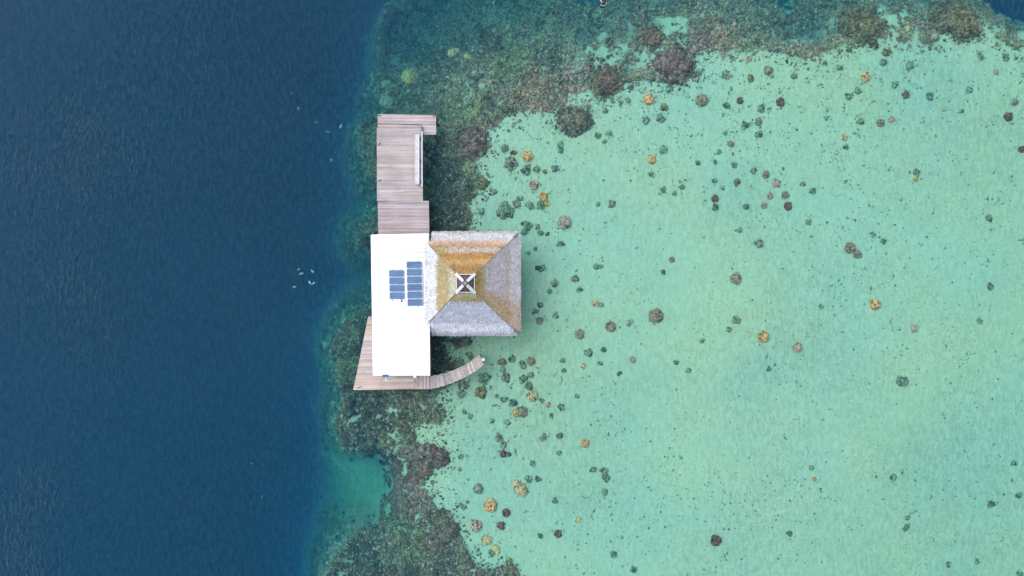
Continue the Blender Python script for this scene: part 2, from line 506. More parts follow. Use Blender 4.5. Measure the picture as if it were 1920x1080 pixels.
# ------------------------------------------------------------------ corals
def ico(sub):
    t = (1 + 5 ** 0.5) / 2
    v = [(-1, t, 0), (1, t, 0), (-1, -t, 0), (1, -t, 0), (0, -1, t), (0, 1, t), (0, -1, -t), (0, 1, -t), (t, 0, -1), (t, 0, 1), (-t, 0, -1), (-t, 0, 1)]
    f = [(0, 11, 5), (0, 5, 1), (0, 1, 7), (0, 7, 10), (0, 10, 11), (1, 5, 9), (5, 11, 4), (11, 10, 2), (10, 7, 6), (7, 1, 8),
         (3, 9, 4), (3, 4, 2), (3, 2, 6), (3, 6, 8), (3, 8, 9), (4, 9, 5), (2, 4, 11), (6, 2, 10), (8, 6, 7), (9, 8, 1)]
    v = [np.array(a) / np.linalg.norm(a) for a in v]
    for _ in range(sub):
        cache = {}; nf = []
        def mid(a, b):
            k = (min(a, b), max(a, b))
            if k not in cache:
                m_ = v[a] + v[b]; v.append(m_ / np.linalg.norm(m_)); cache[k] = len(v) - 1
            return cache[k]
        for a, b, c in f:
            ab, bc, ca = mid(a, b), mid(b, c), mid(c, a)
            nf += [(a, ab, ca), (b, bc, ab), (c, ca, bc), (ab, bc, ca)]
        f = nf
    return np.array(v), np.array(f)


ICO0, ICO1, ICO3 = ico(0), ico(1), ico(3)

REEF_TINTS = np.array([(0.085, 0.105, 0.085), (0.15, 0.125, 0.12), (0.115, 0.145, 0.095), (0.13, 0.145, 0.12), (0.06, 0.075, 0.065),
                       (0.24, 0.25, 0.20), (0.165, 0.135, 0.11), (0.145, 0.15, 0.10)])
# coloured patches of the reef: x, y, radius, tint index
PATCH = [(1030, 150, 60, 1), (1000, 170, 45, 6), (1060, 60, 45, 3), (840, 60, 55, 0), (860, 120, 50, 3), (950, 110, 45, 2), (900, 30, 40, 3),
         (780, 200, 60, 0), (885, 262, 32, 6), (860, 290, 34, 2), (830, 350, 50, 0), (830, 400, 45, 4), (1360, 60, 36, 6), (1410, 75, 35, 2),
         (1310, 80, 30, 1), (1520, 95, 26, 6), (1700, 80, 30, 7), (760, 880, 30, 6), (740, 930, 30, 1), (720, 810, 35, 7), (700, 770, 45, 0),
         (800, 850, 30, 1), (815, 1015, 30, 6), (770, 1010, 40, 2), (680, 1050, 30, 4), (850, 1050, 40, 3), (670, 640, 30, 0), (650, 690, 30, 2),
         (690, 320, 25, 7), (690, 250, 25, 3), (900, 345, 20, 2), (1075, 226, 30, 7), (815, 640, 40, 4), (818, 680, 30, 4), (1430, 30, 60, 0),
         (1260, 40, 40, 3), (1620, 90, 40, 2), (955, 1075, 20, 7), (690, 780, 45, 4), (692, 860, 26, 4), (752, 915, 42, 1), (672, 1062, 38, 4), (775, 860, 26, 1),
         (770, 960, 26, 6), (825, 1010, 26, 1), (655, 660, 24, 4), (900, 60, 40, 4), (820, 110, 40, 4), (1030, 110, 30, 4), (760, 60, 30, 4), (870, 200, 40, 2), (835, 320, 30, 4)]


def scatter_clumps(px, py, rad, tints, lift=0.35, tmpl=None, flat=0.7):
    """many small jittered lumps standing on the seabed as one vertex/face array"""
    TV, TF = tmpl or ICO0
    n = len(px); k = S * (H + 2.2) / H
    x = (px - 960) * k; y = (540 - py) * k
    z = ground(x, y)
    V = np.repeat(TV[None], n, 0) * (1 + rng.uniform(-0.35, 0.35, (n, len(TV), 1)))
    a = rng.uniform(0, 2 * math.pi, n); ca, sa = np.cos(a)[:, None], np.sin(a)[:, None]
    st = rng.uniform(0.7, 1.4, n)[:, None]
    vx = V[..., 0] * st; vy = V[..., 1] / st
    X = (vx * ca - vy * sa) * rad[:, None] + x[:, None]
    Y = (vx * sa + vy * ca) * rad[:, None] + y[:, None]
    Z = V[..., 2] * rad[:, None] * flat * rng.uniform(0.7, 1.5, n)[:, None] + (z + rad * lift * rng.uniform(0.2, 1.6, n))[:, None]
    VV = np.stack([X, Y, Z], -1).reshape(-1, 3)
    FF = (TF[None] + (np.arange(n) * len(TV))[:, None, None]).reshape(-1, 3)
    col = np.repeat(tints, len(TF), 0)
    return VV, FF, col


def patch_tints(px, py, n):
    w_ = fbm(px / 26.0 + 11, py / 26.0 + 7, 3)
    idx = np.clip(((w_ - 0.28) / 0.44 * 5).astype(int), 0, 4)
    sw = rng.random(n)
    idx = np.where(sw < 0.18, rng.integers(0, 5, n), idx)
    for (cx, cy, r_, t) in PATCH:
        dd = np.hypot(px - cx, (py - cy)) / r_ + (fbm(px / 12.0, py / 12.0 + cx, 2) - 0.5) * 0.7
        hit = (dd < 1) & (rng.random(n) < 0.8)
        idx = np.where(hit, t, idx)
    c = REEF_TINTS[idx] * np.array((1.9, 1.7, 1.35)) * (1 + 0.25 * sstep(420, 150, py) - 0.14 * sstep(620, 760, py))[:, None] * (0.55 + 0.95 * fbm(px / 40.0 + 2, py / 40.0 + 5, 4))[:, None] * rng.uniform(0.55, 1.4, n)[:, None]
    pale = rng.random(n) < 0.085
    c[pale] = np.array((0.34, 0.40, 0.32)) * rng.uniform(0.8, 1.2, pale.sum())[:, None]
    return c


def build_reef():
    n = 1100000
    px = rng.uniform(520, 2010, n); py = rng.uniform(-60, 1140, n)
    k = (inside(REEF_POLY, px, py) | (dist(INNER, px, py) < 25) | (dist(LIP, px, py) < 26))
    for e in EXTRA: k |= inside(e, px, py)
    px, py = px[k], py[k]
    m = reef_mask(px, py)
    keep = m & (rng.random(len(px)) < -0.25 + 2.0 * fbm(px / 14.0, py / 14.0, 4))
    # a few strays past the edges
    strays = ~m & (dist(INNER, px, py) < 22) & (rng.random(len(px)) < 0.035)
    keep |= strays
    px, py = px[keep], py[keep]
    n = len(px)
    rad = rng.gamma(3.0, 0.024, n) + 0.03
    V, F, c = scatter_clumps(px, py, rad, patch_tints(px, py, n))
    o = np_mesh('coral_reef', V, F, c, M['coral'])
    tag(o, 'dense mottled grey green and brown coral reef along the drop-off', 'coral reef', kind='stuff')
    # pale coral growing sparsely down the slope
    n = 60000
    px = rng.uniform(540, 1960, n); py = rng.uniform(-60, 1140, n)
    dl = dist(LIP, px, py)
    bay = np.hypot((px - 660) / 60, (py - 930) / 62)
    k = inside(DEEP_POLY, px, py) & (rng.random(n) < np.exp(-dl / 30.0)) & (fbm(px / 20.0 + 50, py / 20.0, 3) > 0.40) & (bay > 0.8)
    px, py = px[k], py[k]; n = len(px)
    tt = np.array((0.22, 0.36, 0.28)) * rng.uniform(0.4, 1.5, n)[:, None]
    V, F, c = scatter_clumps(px, py, rng.gamma(3.0, 0.05, n) + 0.05, tt)
    o = np_mesh('slope_coral', V, F, c, M['coral'])
    tag(o, 'pale coral growth thinning out down the blue slope', 'coral slope', kind='stuff')
    # rubble, weed tufts and tiny coral bits on the sand
    n = 150000
    px = rng.uniform(760, 1990, n); py = rng.uniform(60, 1120, n)
    dens = fbm(px / 60.0 + 4, py / 60.0 + 8, 4)
    near = np.exp(-dist(INNER, px, py) / 70.0)
    clump = fbm(px / 11.0 + 7, py / 11.0, 2)
    top = np.exp(-np.abs(py - 150) / 110.0)
    cl = [(1600, 560, 120), (1330, 960, 90), (1180, 950, 90), (1500, 900, 60), (1870, 480, 80), (1240, 340, 60), (1420, 230, 60), (1650, 300, 90), (1290, 1000, 70),
          (1270, 220, 40), (1030, 420, 50), (980, 330, 40), (960, 720, 60)]
    ex = np.zeros(n)
    for cx, cy, r_ in cl: ex += np.exp(-(((px - cx) ** 2 + (py - cy) ** 2) / r_ ** 2))
    p = (0.015 + 0.14 * sstep(0.45, 0.68, dens) + 0.35 * near ** 2 + 0.22 * top + 0.12 * np.clip(ex, 0, 1)) * sstep(0.42, 0.68, clump) * 1.1
    k = (rng.random(n) < p) & ~inside(REEF_POLY, px, py) & ~inside(DEEP_POLY, px, py)
    px, py = px[k], py[k]; n = len(px)
    tt = np.array([(0.20, 0.34, 0.24), (0.25, 0.39, 0.27), (0.16, 0.25, 0.18), (0.30, 0.38, 0.24)])[rng.integers(0, 4, n)] * rng.uniform(0.7, 1.3, n)[:, None]
    V, F, c = scatter_clumps(px, py, rng.gamma(2.2, 0.018, n) + 0.025, tt, lift=0.2, flat=0.45)
    o = np_mesh('coral_rubble', V, F, c, M['coral'])
    tag(o, 'tiny dark bits of coral rubble and weed strewn over the pale sand', 'coral rubble', kind='stuff')


build_reef()

KINDS = {   # main tint, second tint, dark crevice, word for colour, form
    'orange': ((0.78, 0.40, 0.13), (0.88, 0.55, 0.26), (0.22, 0.15, 0.08)),
    'yellow': ((0.70, 0.50, 0.11), (0.76, 0.60, 0.22), (0.16, 0.16, 0.06)),
    'tan': ((0.66, 0.48, 0.24), (0.78, 0.60, 0.34), (0.13, 0.13, 0.08)),
    'pink': ((0.56, 0.36, 0.25), (0.66, 0.44, 0.32), (0.12, 0.09, 0.07)),
    'greypink': ((0.44, 0.34, 0.25), (0.50, 0.40, 0.31), (0.18, 0.15, 0.12)),
    'brown': ((0.31, 0.25, 0.16), (0.42, 0.33, 0.22), (0.11, 0.11, 0.07)),
    'darkred': ((0.17, 0.10, 0.08), (0.32, 0.17, 0.14), (0.04, 0.045, 0.035)),
    'grey': ((0.27, 0.31, 0.22), (0.34, 0.37, 0.27), (0.11, 0.13, 0.10)),
    'green': ((0.20, 0.30, 0.20), (0.28, 0.40, 0.26), (0.09, 0.14, 0.10)),
    'olive': ((0.20, 0.21, 0.09), (0.30, 0.29, 0.13), (0.07, 0.08, 0.04)),
    'palegreen': ((0.30, 0.40, 0.26), (0.36, 0.44, 0.30), (0.14, 0.20, 0.14)),
    'lemon': ((0.62, 0.55, 0.22), (0.70, 0.58, 0.26), (0.28, 0.26, 0.12)),
}


def coral_mesh(px, py, r, kind, lobes=None, squash=1.0, height=0.55):
    """a lumpy colony of overlapping knobbly lobes sitting on the seabed"""
    k = S * (H + 2.2) / H
    R = r * k
    cx, cy = (px - 960) * k, (540 - py) * k
    z0 = float(ground(np.array([cx]), np.array([cy]))[0])
    main, second, dark = [np.array(c) for c in KINDS[kind]]
    TV, TF = (ICO3 if r > 6 else ico2)
    VV, FF, CC = [], [], []; b = 0
    if lobes is None: lobes = 1 if kind in ('orange', 'yellow', 'tan', 'greypink', 'brown', 'grey', 'pink', 'darkred') else 4
    spots = [(0, 0, 1.0 if lobes == 1 else 0.72)]
    for i in range(lobes - 1):
        a = random.uniform(0, 6.28); q = random.uniform(0.45, 0.75)
        spots.append((q * math.cos(a), q * math.sin(a) * squash, random.uniform(0.3, 0.55)))
    for (ox, oy, sc) in spots:
        ph = random.uniform(0, 100)
        th = np.arctan2(TV[:, 1], TV[:, 0])
        edge = 1 + 0.06 * np.sin(3 * th + ph) + 0.05 * np.sin(5 * th + 2 * ph) + 0.03 * np.sin(11 * th + ph)
        n1 = fbm(TV[:, 0] * 2.3 + ph, TV[:, 1] * 2.3 + TV[:, 2] * 1.7 + ph, 3)
        n2 = vnoise(TV[:, 0] * 6.5 + ph, TV[:, 1] * 6.5 + TV[:, 2] * 3 + ph * 2)
        kn = 0.80 + 0.28 * n1 + 0.22 * n2
        rad = kn[:, None] * TV
        X = rad[:, 0] * edge * R * sc + cx + ox * R
        Y = rad[:, 1] * edge * R * sc * squash + cy + oy * R
        Z = z0 + rad[:, 2] * R * sc * height + 0.10 * R
        VV.append(np.stack([X, Y, Z], -1)); FF.append(TF + b); b += len(TV)
        fc = n2[TF].mean(1); f1 = n1[TF].mean(1)
        w1 = sstep(0.45, 0.62, f1)[:, None]
        c = main * (1 - w1) + second * w1
        wd = (sstep(0.42, 0.25, fc))[:, None] * 0.8
        c = c * (1 - wd) + dark * wd
        c = c * rng.uniform(0.8, 1.2, (len(TF), 1))
        CC.append(c)
    # satellite knobs around the foot, for the ragged rim
    ns = int(14 + r * 4.5)
    SV, SF = ICO0
    for i in range(ns):
        a = random.uniform(0, 6.28); q = random.uniform(0.5, 1.12) if lobes > 1 else random.gauss(0.92, 0.12)
        s_ = max(0.035, R * random.uniform(0.05, 0.13))
        onto = 0.0
        if lobes == 1 and i % 2: q = math.sqrt(random.random()) * 0.85; onto = R * height * 0.95 * math.sqrt(1 - q * q); s_ *= 1.7
        V = SV * (1 + rng.uniform(-0.3, 0.3, (len(SV), 1))) * s_
        o = np.array((cx + q * R * math.cos(a), cy + q * R * math.sin(a) * squash, z0 + 0.05 + onto))
        VV.append(V + o); FF.append(SF + b); b += len(SV)
        c = (dark if i % 4 == 1 else second) if onto else ((main * 0.4 + dark * 0.6) if i % 3 else main)
        CC.append(np.repeat((c * random.uniform(0.7, 1.2))[None], len(SF), 0))
    org = np.array((cx, cy, z0))
    return np.concatenate(VV) - org, np.concatenate(FF), np.concatenate(CC), org


ico2 = ico(2)


def thicket_mesh(px, py, r, kind, **kw):
    """a ragged clump of many small branching knobs"""
    n = int(10 + r * r * 1.5)
    main, second, dark = [np.array(c) for c in KINDS[kind]]
    a = rng.uniform(0, 2 * math.pi, n); q = np.sqrt(rng.random(n))
    ph = rng.uniform(0, 90); st = rng.uniform(0.75, 1.0); ro = rng.uniform(0, 3.14)
    e = r * (0.45 + 0.95 * vnoise(np.cos(a) * 1.9 + ph, np.sin(a) * 1.9 + ph))
    ux, uy = q * e * np.cos(a), q * e * np.sin(a) * st
    x = px + ux * math.cos(ro) - uy * math.sin(ro); y = py + ux * math.sin(ro) + uy * math.cos(ro)
    t = rng.random(n)[:, None]
    c = (main * (1 - t) + second * t) * rng.uniform(0.6, 1.35, n)[:, None]
    d = rng.random(n) < 0.2; c[d] = dark
    V, F, c = scatter_clumps(x, y, rng.gamma(5.0, 0.018, n) + 0.035, c, lift=0.3)
    V[:, 2] += np.repeat(np.clip(1 - q ** 2, 0, 1) * r * 0.012, len(ICO0[0]))
    k = S * (H + 2.2) / H
    cx, cy = (px - 960) * k, (540 - py) * k
    org = np.array((cx, cy, float(ground(np.array([cx]), np.array([cy]))[0])))
    return V - org, F, c, org


def coral(px, py, r, kind, name, label, cat='coral', group=None, **kw):
    thick = kind in ('green', 'grey', 'olive') and 'height' not in kw and label.find('smooth') < 0
    V, F, c, org = (thicket_mesh if thick else coral_mesh)(px, py, r * (0.86 if thick else 0.93), kind, **kw)
    o = np_mesh(name, V, F, c, M['coral'], smooth=not thick)
    o.location = org
    tag(o, label, cat, group)
    return o


# hand-placed distinctive heads: x, y, radius, kind, label, short reference used by neighbours' labels, extras
MAIN = [
 (760, 132, 20, 'lemon', 'yellow-green lobed coral on the drop-off above the wooden deck', 'lobed yellow-green coral', dict(lobes=4, height=0.9)),
 (845, 85, 13, 'tan', 'pale tan boulder coral in the dark reef, the larger and upper of two', 'upper tan reef boulder', dict(lobes=3)),
 (873, 97, 9, 'tan', 'smaller pale tan boulder coral just below the larger one in the dark reef', 'lower tan reef boulder', dict(lobes=2)),
 (722, 84, 15, 'palegreen', 'pale green boulder coral on the slope, highest of three beside the deep water', 'upper pale green boulder', dict(lobes=3)),
 (712, 142, 15, 'palegreen', 'pale green boulder coral just left of the lobed yellow-green coral', 'middle pale green boulder', dict(lobes=3)),
 (718, 176, 18, 'palegreen', 'large pale green boulder coral just above the deck corner', 'lowest pale green boulder', dict(lobes=4)),
 (989, 294, 10, 'orange', 'bright orange coral head right of a grey-green thicket, above the thatched roof', 'bright orange head above the roof', {}),
 (963, 287, 6, 'olive', 'small yellow-olive coral just left of the bright orange head', 'yellow-olive coral', dict(lobes=3)),
 (958, 306, 15, 'grey', 'grey-green coral thicket below left of the bright orange head', 'grey-green thicket', dict(lobes=5)),
 (946, 279, 7.5, 'grey', 'smooth round grey-green coral nearest the reef point above the roof', 'smooth round grey-green coral', {}),
 (1001, 348, 9, 'pink', 'speckled pinkish tan coral head between two orange heads', 'speckled pinkish head', {}),
 (1019, 369, 8.5, 'orange', 'orange coral head touching a small yellow one', 'orange head with the yellow one', {}),
 (1025, 382, 6, 'yellow', 'small bright yellow coral under an orange head', 'small bright yellow coral', {}),
 (1014, 385, 10, 'green', 'dark green coral clump partly under the small bright yellow coral', 'dark clump by the yellow coral', {}),
 (1058, 418, 12.5, 'greypink', 'large round pink-grey coral head upper right of the thatched roof', 'large pink-grey head', {}),
 (946, 395, 17, 'green', 'wide dark green coral cluster above the right part of the thatched roof', 'wide dark cluster above the roof', dict(lobes=7)),
 (905, 343, 13, 'olive', 'olive green coral cluster on the reef edge right of the bench', 'olive cluster on the reef edge', dict(lobes=5)),
 (987, 423, 10, 'green', 'dark green coral clump just above the corner of the thatched roof', 'dark clump above the roof corner', {}),
 (1147, 384, 7.5, 'grey', 'lone grey coral tuft well right of the large pink-grey head', 'lone grey tuft', dict(lobes=3)),
 (1221, 301, 8, 'orange', 'round orange coral head alone on the sand beneath a dark tall clump', 'lone orange head', {}),
 (1243, 281, 8, 'green', 'dark elongated coral clump right above the lone orange head', 'dark elongated clump', {}),
 (1369, 271, 7.5, 'brown', 'brown coral head at the left of the upper sand flat', 'upper flat brown head', dict(lobes=2)),
 (1380, 342, 6.5, 'olive', 'flat olive green coral left of a group of reddish heads', 'flat olive coral', {}),
 (1339, 373, 7, 'darkred', 'dark reddish coral head below left of the flat olive coral', 'dark reddish head', {}),
 (1378, 522, 10.5, 'brown', 'big brown coral head alone in the middle of the sand flat', 'big brown middle head', {}),
 (1258, 487, 5.5, 'brown', 'small brown coral head upper left of the big brown middle head', 'small brown head', {}),
 (1077, 523, 7, 'grey', 'grey coral head right of the thatched roof near its skylight height', 'grey head beside the roof', {}),
 (1116, 568, 7, 'tan', 'tan coral head touching a tiny green one, right of the roof', 'tan head right of the roof', {}),
 (1087, 626, 10, 'brown', 'olive-brown coral head with a ragged right edge, lower right of the roof', 'ragged olive-brown head', dict(lobes=2)),
 (1144, 612, 10, 'brown', 'neat round brown coral head between the ragged one and the biggest one', 'neat round brown head', {}),
 (1229, 592, 13.5, 'brown', 'biggest brown coral head, far right of the thatched roof', 'biggest brown head', {}),
 (1178, 605, 6, 'grey', 'small grey coral between the neat round head and the biggest brown head', 'small grey coral', {}),
 (1186, 675, 7, 'greypink', 'coral head half dark grey and half pinkish, below the biggest brown head', 'half pinkish head', dict(lobes=2)),
 (1093, 686, 5.5, 'tan', 'small pale tan coral disc below the ragged olive-brown head', 'small pale tan disc', dict(height=0.3)),
 (1012, 601, 8, 'brown', 'brown coral clump close to the lower right corner of the thatched roof', 'brown clump by the roof corner', dict(lobes=3)),
 (1103, 662, 8, 'green', 'dark green coral clump just above the small pale tan disc', 'dark clump above the tan disc', {}),
 (995, 677, 9.5, 'brown', 'dark brown oval coral right of the end of the curved walkway', 'dark brown oval coral', dict(lobes=2)),
 (941, 678, 9, 'brown', 'brown leaf-shaped coral nearest to the end of the curved walkway', 'brown leaf-shaped coral', dict(squash=0.7)),
 (909, 707, 13, 'green', 'dark green coral thicket touching the tip of the curved walkway', 'walkway-tip thicket', dict(lobes=6)),
 (902, 733, 13, 'olive', 'olive coral thicket below the dark one at the walkway tip', 'olive thicket below the walkway', dict(lobes=6)),
 (998, 741, 10.5, 'tan', 'round orange-tan coral head with greenish sand around it', 'round orange-tan head', {}),
 (977, 771, 14, 'brown', 'wide mottled brown coral head with a bright yellow left side', 'mottled yellow-sided head', dict(lobes=3, squash=0.75)),
 (967, 774, 7, 'yellow', 'bright yellow coral growing on the left side of the wide mottled head', 'yellow coral of the mottled head', {}),
 (1027, 758, 5.5, 'pink', 'small pinkish coral right of the round orange-tan head', 'small pinkish coral', {}),
 (1097, 830, 8, 'orange', 'bright orange coral head alone right of the lower sand flat clumps', 'bright orange lower head', {}),
 (935, 820, 8, 'grey', 'dark grey coral, upper of a joined pair on the lower sand', 'upper dark grey coral', dict(lobes=3)),
 (944, 832, 6, 'green', 'dark green coral, lower of a joined pair on the lower sand', 'lower joined green coral', {}),
 (944, 850, 7, 'darkred', 'reddish brown coral right below the joined dark pair', 'reddish brown coral', {}),
 (1018, 819, 7.5, 'grey', 'rounded grey coral, left of a smaller dark green one', 'rounded grey coral', dict(lobes=2)),
 (978, 916, 14, 'tan', 'large ring-shaped tan coral head with dark crevices', 'large ring-shaped tan head', dict(lobes=3)),
 (968, 906, 7.5, 'tan', 'tan coral knob on the upper left of the large ring-shaped head', 'tan knob', {}),
 (897, 915, 9.5, 'grey', 'smooth grey coral dome left of the yellow-orange head', 'smooth grey dome', {}),
 (920, 946, 13, 'orange', 'large yellow-orange coral head with a dark upper rim, near the lower reef', 'large yellow-orange head', {}),
 (949, 960, 8, 'darkred', 'dark reddish coral head just right below the large yellow-orange head', 'upper dark reddish head', {}),
 (893, 985, 11, 'pink', 'pink-orange coral head with a dark green top beside the lower reef', 'pink-orange head', {}),
 (939, 984, 9, 'darkred', 'dark reddish coral right of the pink-orange head', 'lower dark reddish head', dict(lobes=2)),
 (913, 1011, 11, 'tan', 'speckled tan coral cluster below the pink-orange head', 'speckled tan cluster', dict(lobes=4)),
 (930, 1028, 9, 'lemon', 'dull yellow coral head, lowest of the coloured heads beside the reef', 'dull yellow head', {}),
 (1046, 1000, 7.5, 'darkred', 'small reddish brown coral head alone on the lower sand', 'lone reddish brown head', {}),
 (1084, 974, 6.5, 'lemon', 'flat square pale yellow coral on the lower sand', 'flat pale yellow coral', dict(height=0.15)),
 (1341, 1012, 10.5, 'darkred', 'dark red knobbly coral head near the bottom edge', 'dark red bottom head', {}),
 (1132, 883, 8, 'grey', 'grey coral, upper of a joined pair below the bright orange lower head', 'upper joined grey coral', {}),
 (1136, 896, 7, 'green', 'dark green coral, lower of a joined pair with a grey one', 'lower joined coral', {}),
 (1429, 631, 11, 'orange', 'bright orange coral ball with a dark left rim on the sand flat', 'orange ball with dark rim', {}),
 (1493, 652, 10, 'pink', 'pinkish coral head with a ragged dark fringe', 'pinkish fringed head', dict(lobes=3)),
 (1639, 571, 10.5, 'orange', 'bright orange round coral head, farthest right of the orange ones', 'far orange head', {}),
 (1713, 615, 8, 'pink', 'small reddish brown coral with a dark upper edge, far right', 'far reddish coral', dict(lobes=3)),
 (1691, 714, 12, 'green', 'dark green crown-shaped coral clump alone on the far right sand', 'crown-shaped dark clump', dict(lobes=6)),
 (1523, 897, 5, 'orange', 'tiny vivid orange coral beside grey rubble', 'tiny vivid orange coral', dict(lobes=2)),
 (1455, 344, 9, 'pink', 'reddish pink coral head with a green rim in the upper group', 'reddish pink rimmed head', dict(lobes=2)),
 (1443, 368, 6.5, 'pink', 'small pale pink coral disc in the upper group of heads', 'small pale pink disc', dict(height=0.3)),
 (1471, 366, 7.5, 'brown', 'round grey-brown coral right of the small pale pink disc', 'round grey-brown coral', {}),
 (1476, 387, 8, 'darkred', 'dark wine-red coral head, lowest of the upper group', 'wine-red head', {}),
 (1431, 386, 6, 'greypink', 'pale brownish pink coral left of the dark wine-red head', 'pale brownish pink coral', {}),
 (1435, 328, 7, 'brown', 'grey-brown coral head at the top of the upper group', 'top grey-brown head', {}),
 (1715, 335, 5.5, 'yellow', 'small bright yellow coral under a dark clump on the right', 'small right yellow coral', {}),
 (1718, 324, 8, 'green', 'dark green coral clump leaning over the small yellow coral on the right', 'leaning dark clump', {}),
 (1421, 457, 9, 'grey', 'grey-green heart-shaped coral head in the middle of the sand flat', 'heart-shaped grey head', dict(lobes=3)),
 (1591, 465, 10.5, 'brown', 'brown coral head, upper left and larger of a joined pair', 'larger brown head of the pair', {}),
 (1605, 477, 8, 'brown', 'brown coral head, lower right and smaller of a joined pair', 'smaller brown head of the pair', {}),
 (1402, 112, 6, 'pink', 'small pink coral disc close under the upper reef', 'pink disc', dict(height=0.3)),
 (1439, 133, 8.5, 'brown', 'round dark grey coral close under the upper reef', 'round dark head under the reef', {}),
 (1406, 147, 6.5, 'olive', 'small olive coral below the pink disc', 'small olive coral', {}),
 (1359, 142, 9, 'grey', 'grey-green round coral at the edge of the upper reef', 'round reef-edge coral', {}),
 (1621, 147, 8.5, 'orange', 'small orange-tan coral head on the top right sand', 'top orange-tan head', {}),
 (1215, 189, 10.5, 'orange', 'orange coral head just below the upper reef thicket', 'orange head below the reef', {}),
 (1314, 190, 11.5, 'brown', 'large olive-brown coral head right of the orange head below the reef', 'large olive-brown head', {}),
 (1386, 190, 6.5, 'darkred', 'small reddish brown coral between two dark heads near the top', 'small reddish brown coral', {}),
 (1462, 192, 8.5, 'darkred', 'dark red-brown coral head with a pale centre near the top', 'dark red-brown top head', {}),
 (1697, 179, 8.5, 'darkred', 'dark brown coral head with a small tail above it, top right', 'dark brown top right head', dict(lobes=2)),
 (1742, 181, 7.5, 'green', 'dark green slanted coral right of the dark brown top right head', 'slanted dark coral', dict(lobes=2)),
 (1890, 219, 8.5, 'darkred', 'dark reddish coral head near the right edge', 'dark reddish head near the edge', {}),
 (1867, 136, 6, 'pink', 'small pinkish coral under the reef at the far top right', 'far top right pinkish coral', dict(lobes=3)),
 (1650, 231, 7.5, 'brown', 'dark brown coral head left of a small pinkish one', 'dark brown head', {}),
 (1671, 225, 6.5, 'pink', 'small pinkish coral right of a dark brown head', 'small upper pinkish coral', dict(lobes=2)),
 (1581, 258, 6.5, 'tan', 'small pale tan coral on the upper right sand', 'small pale tan coral', {}),
 (1769, 205, 5, 'lemon', 'faint yellowish coral below the slanted dark coral', 'faint yellowish coral', {}),
 (1915, 280, 6.5, 'darkred', 'dark reddish coral head cut by the right edge of the picture', 'edge head', {}),
 (1421, 230, 7, 'grey', 'rounded grey-green coral in the cluster left of the upper sand', 'rounded grey cluster coral', {}),
 (1050, 272, 6, 'green', 'dark green coral with a smaller one under it, above the pink-grey head', 'dark pair above', dict(lobes=3)),
 (954, 1050, 6, 'green', 'dark green coral tuft standing just off the bottom reef', 'tuft off the bottom reef', {}),
]
for (px_, py_, r_, k_, lb, short, kw) in MAIN:
    coral(px_, py_, r_, k_, 'coral_colony', lb, 'coral', 'coral heads on the reef and sand', **kw)

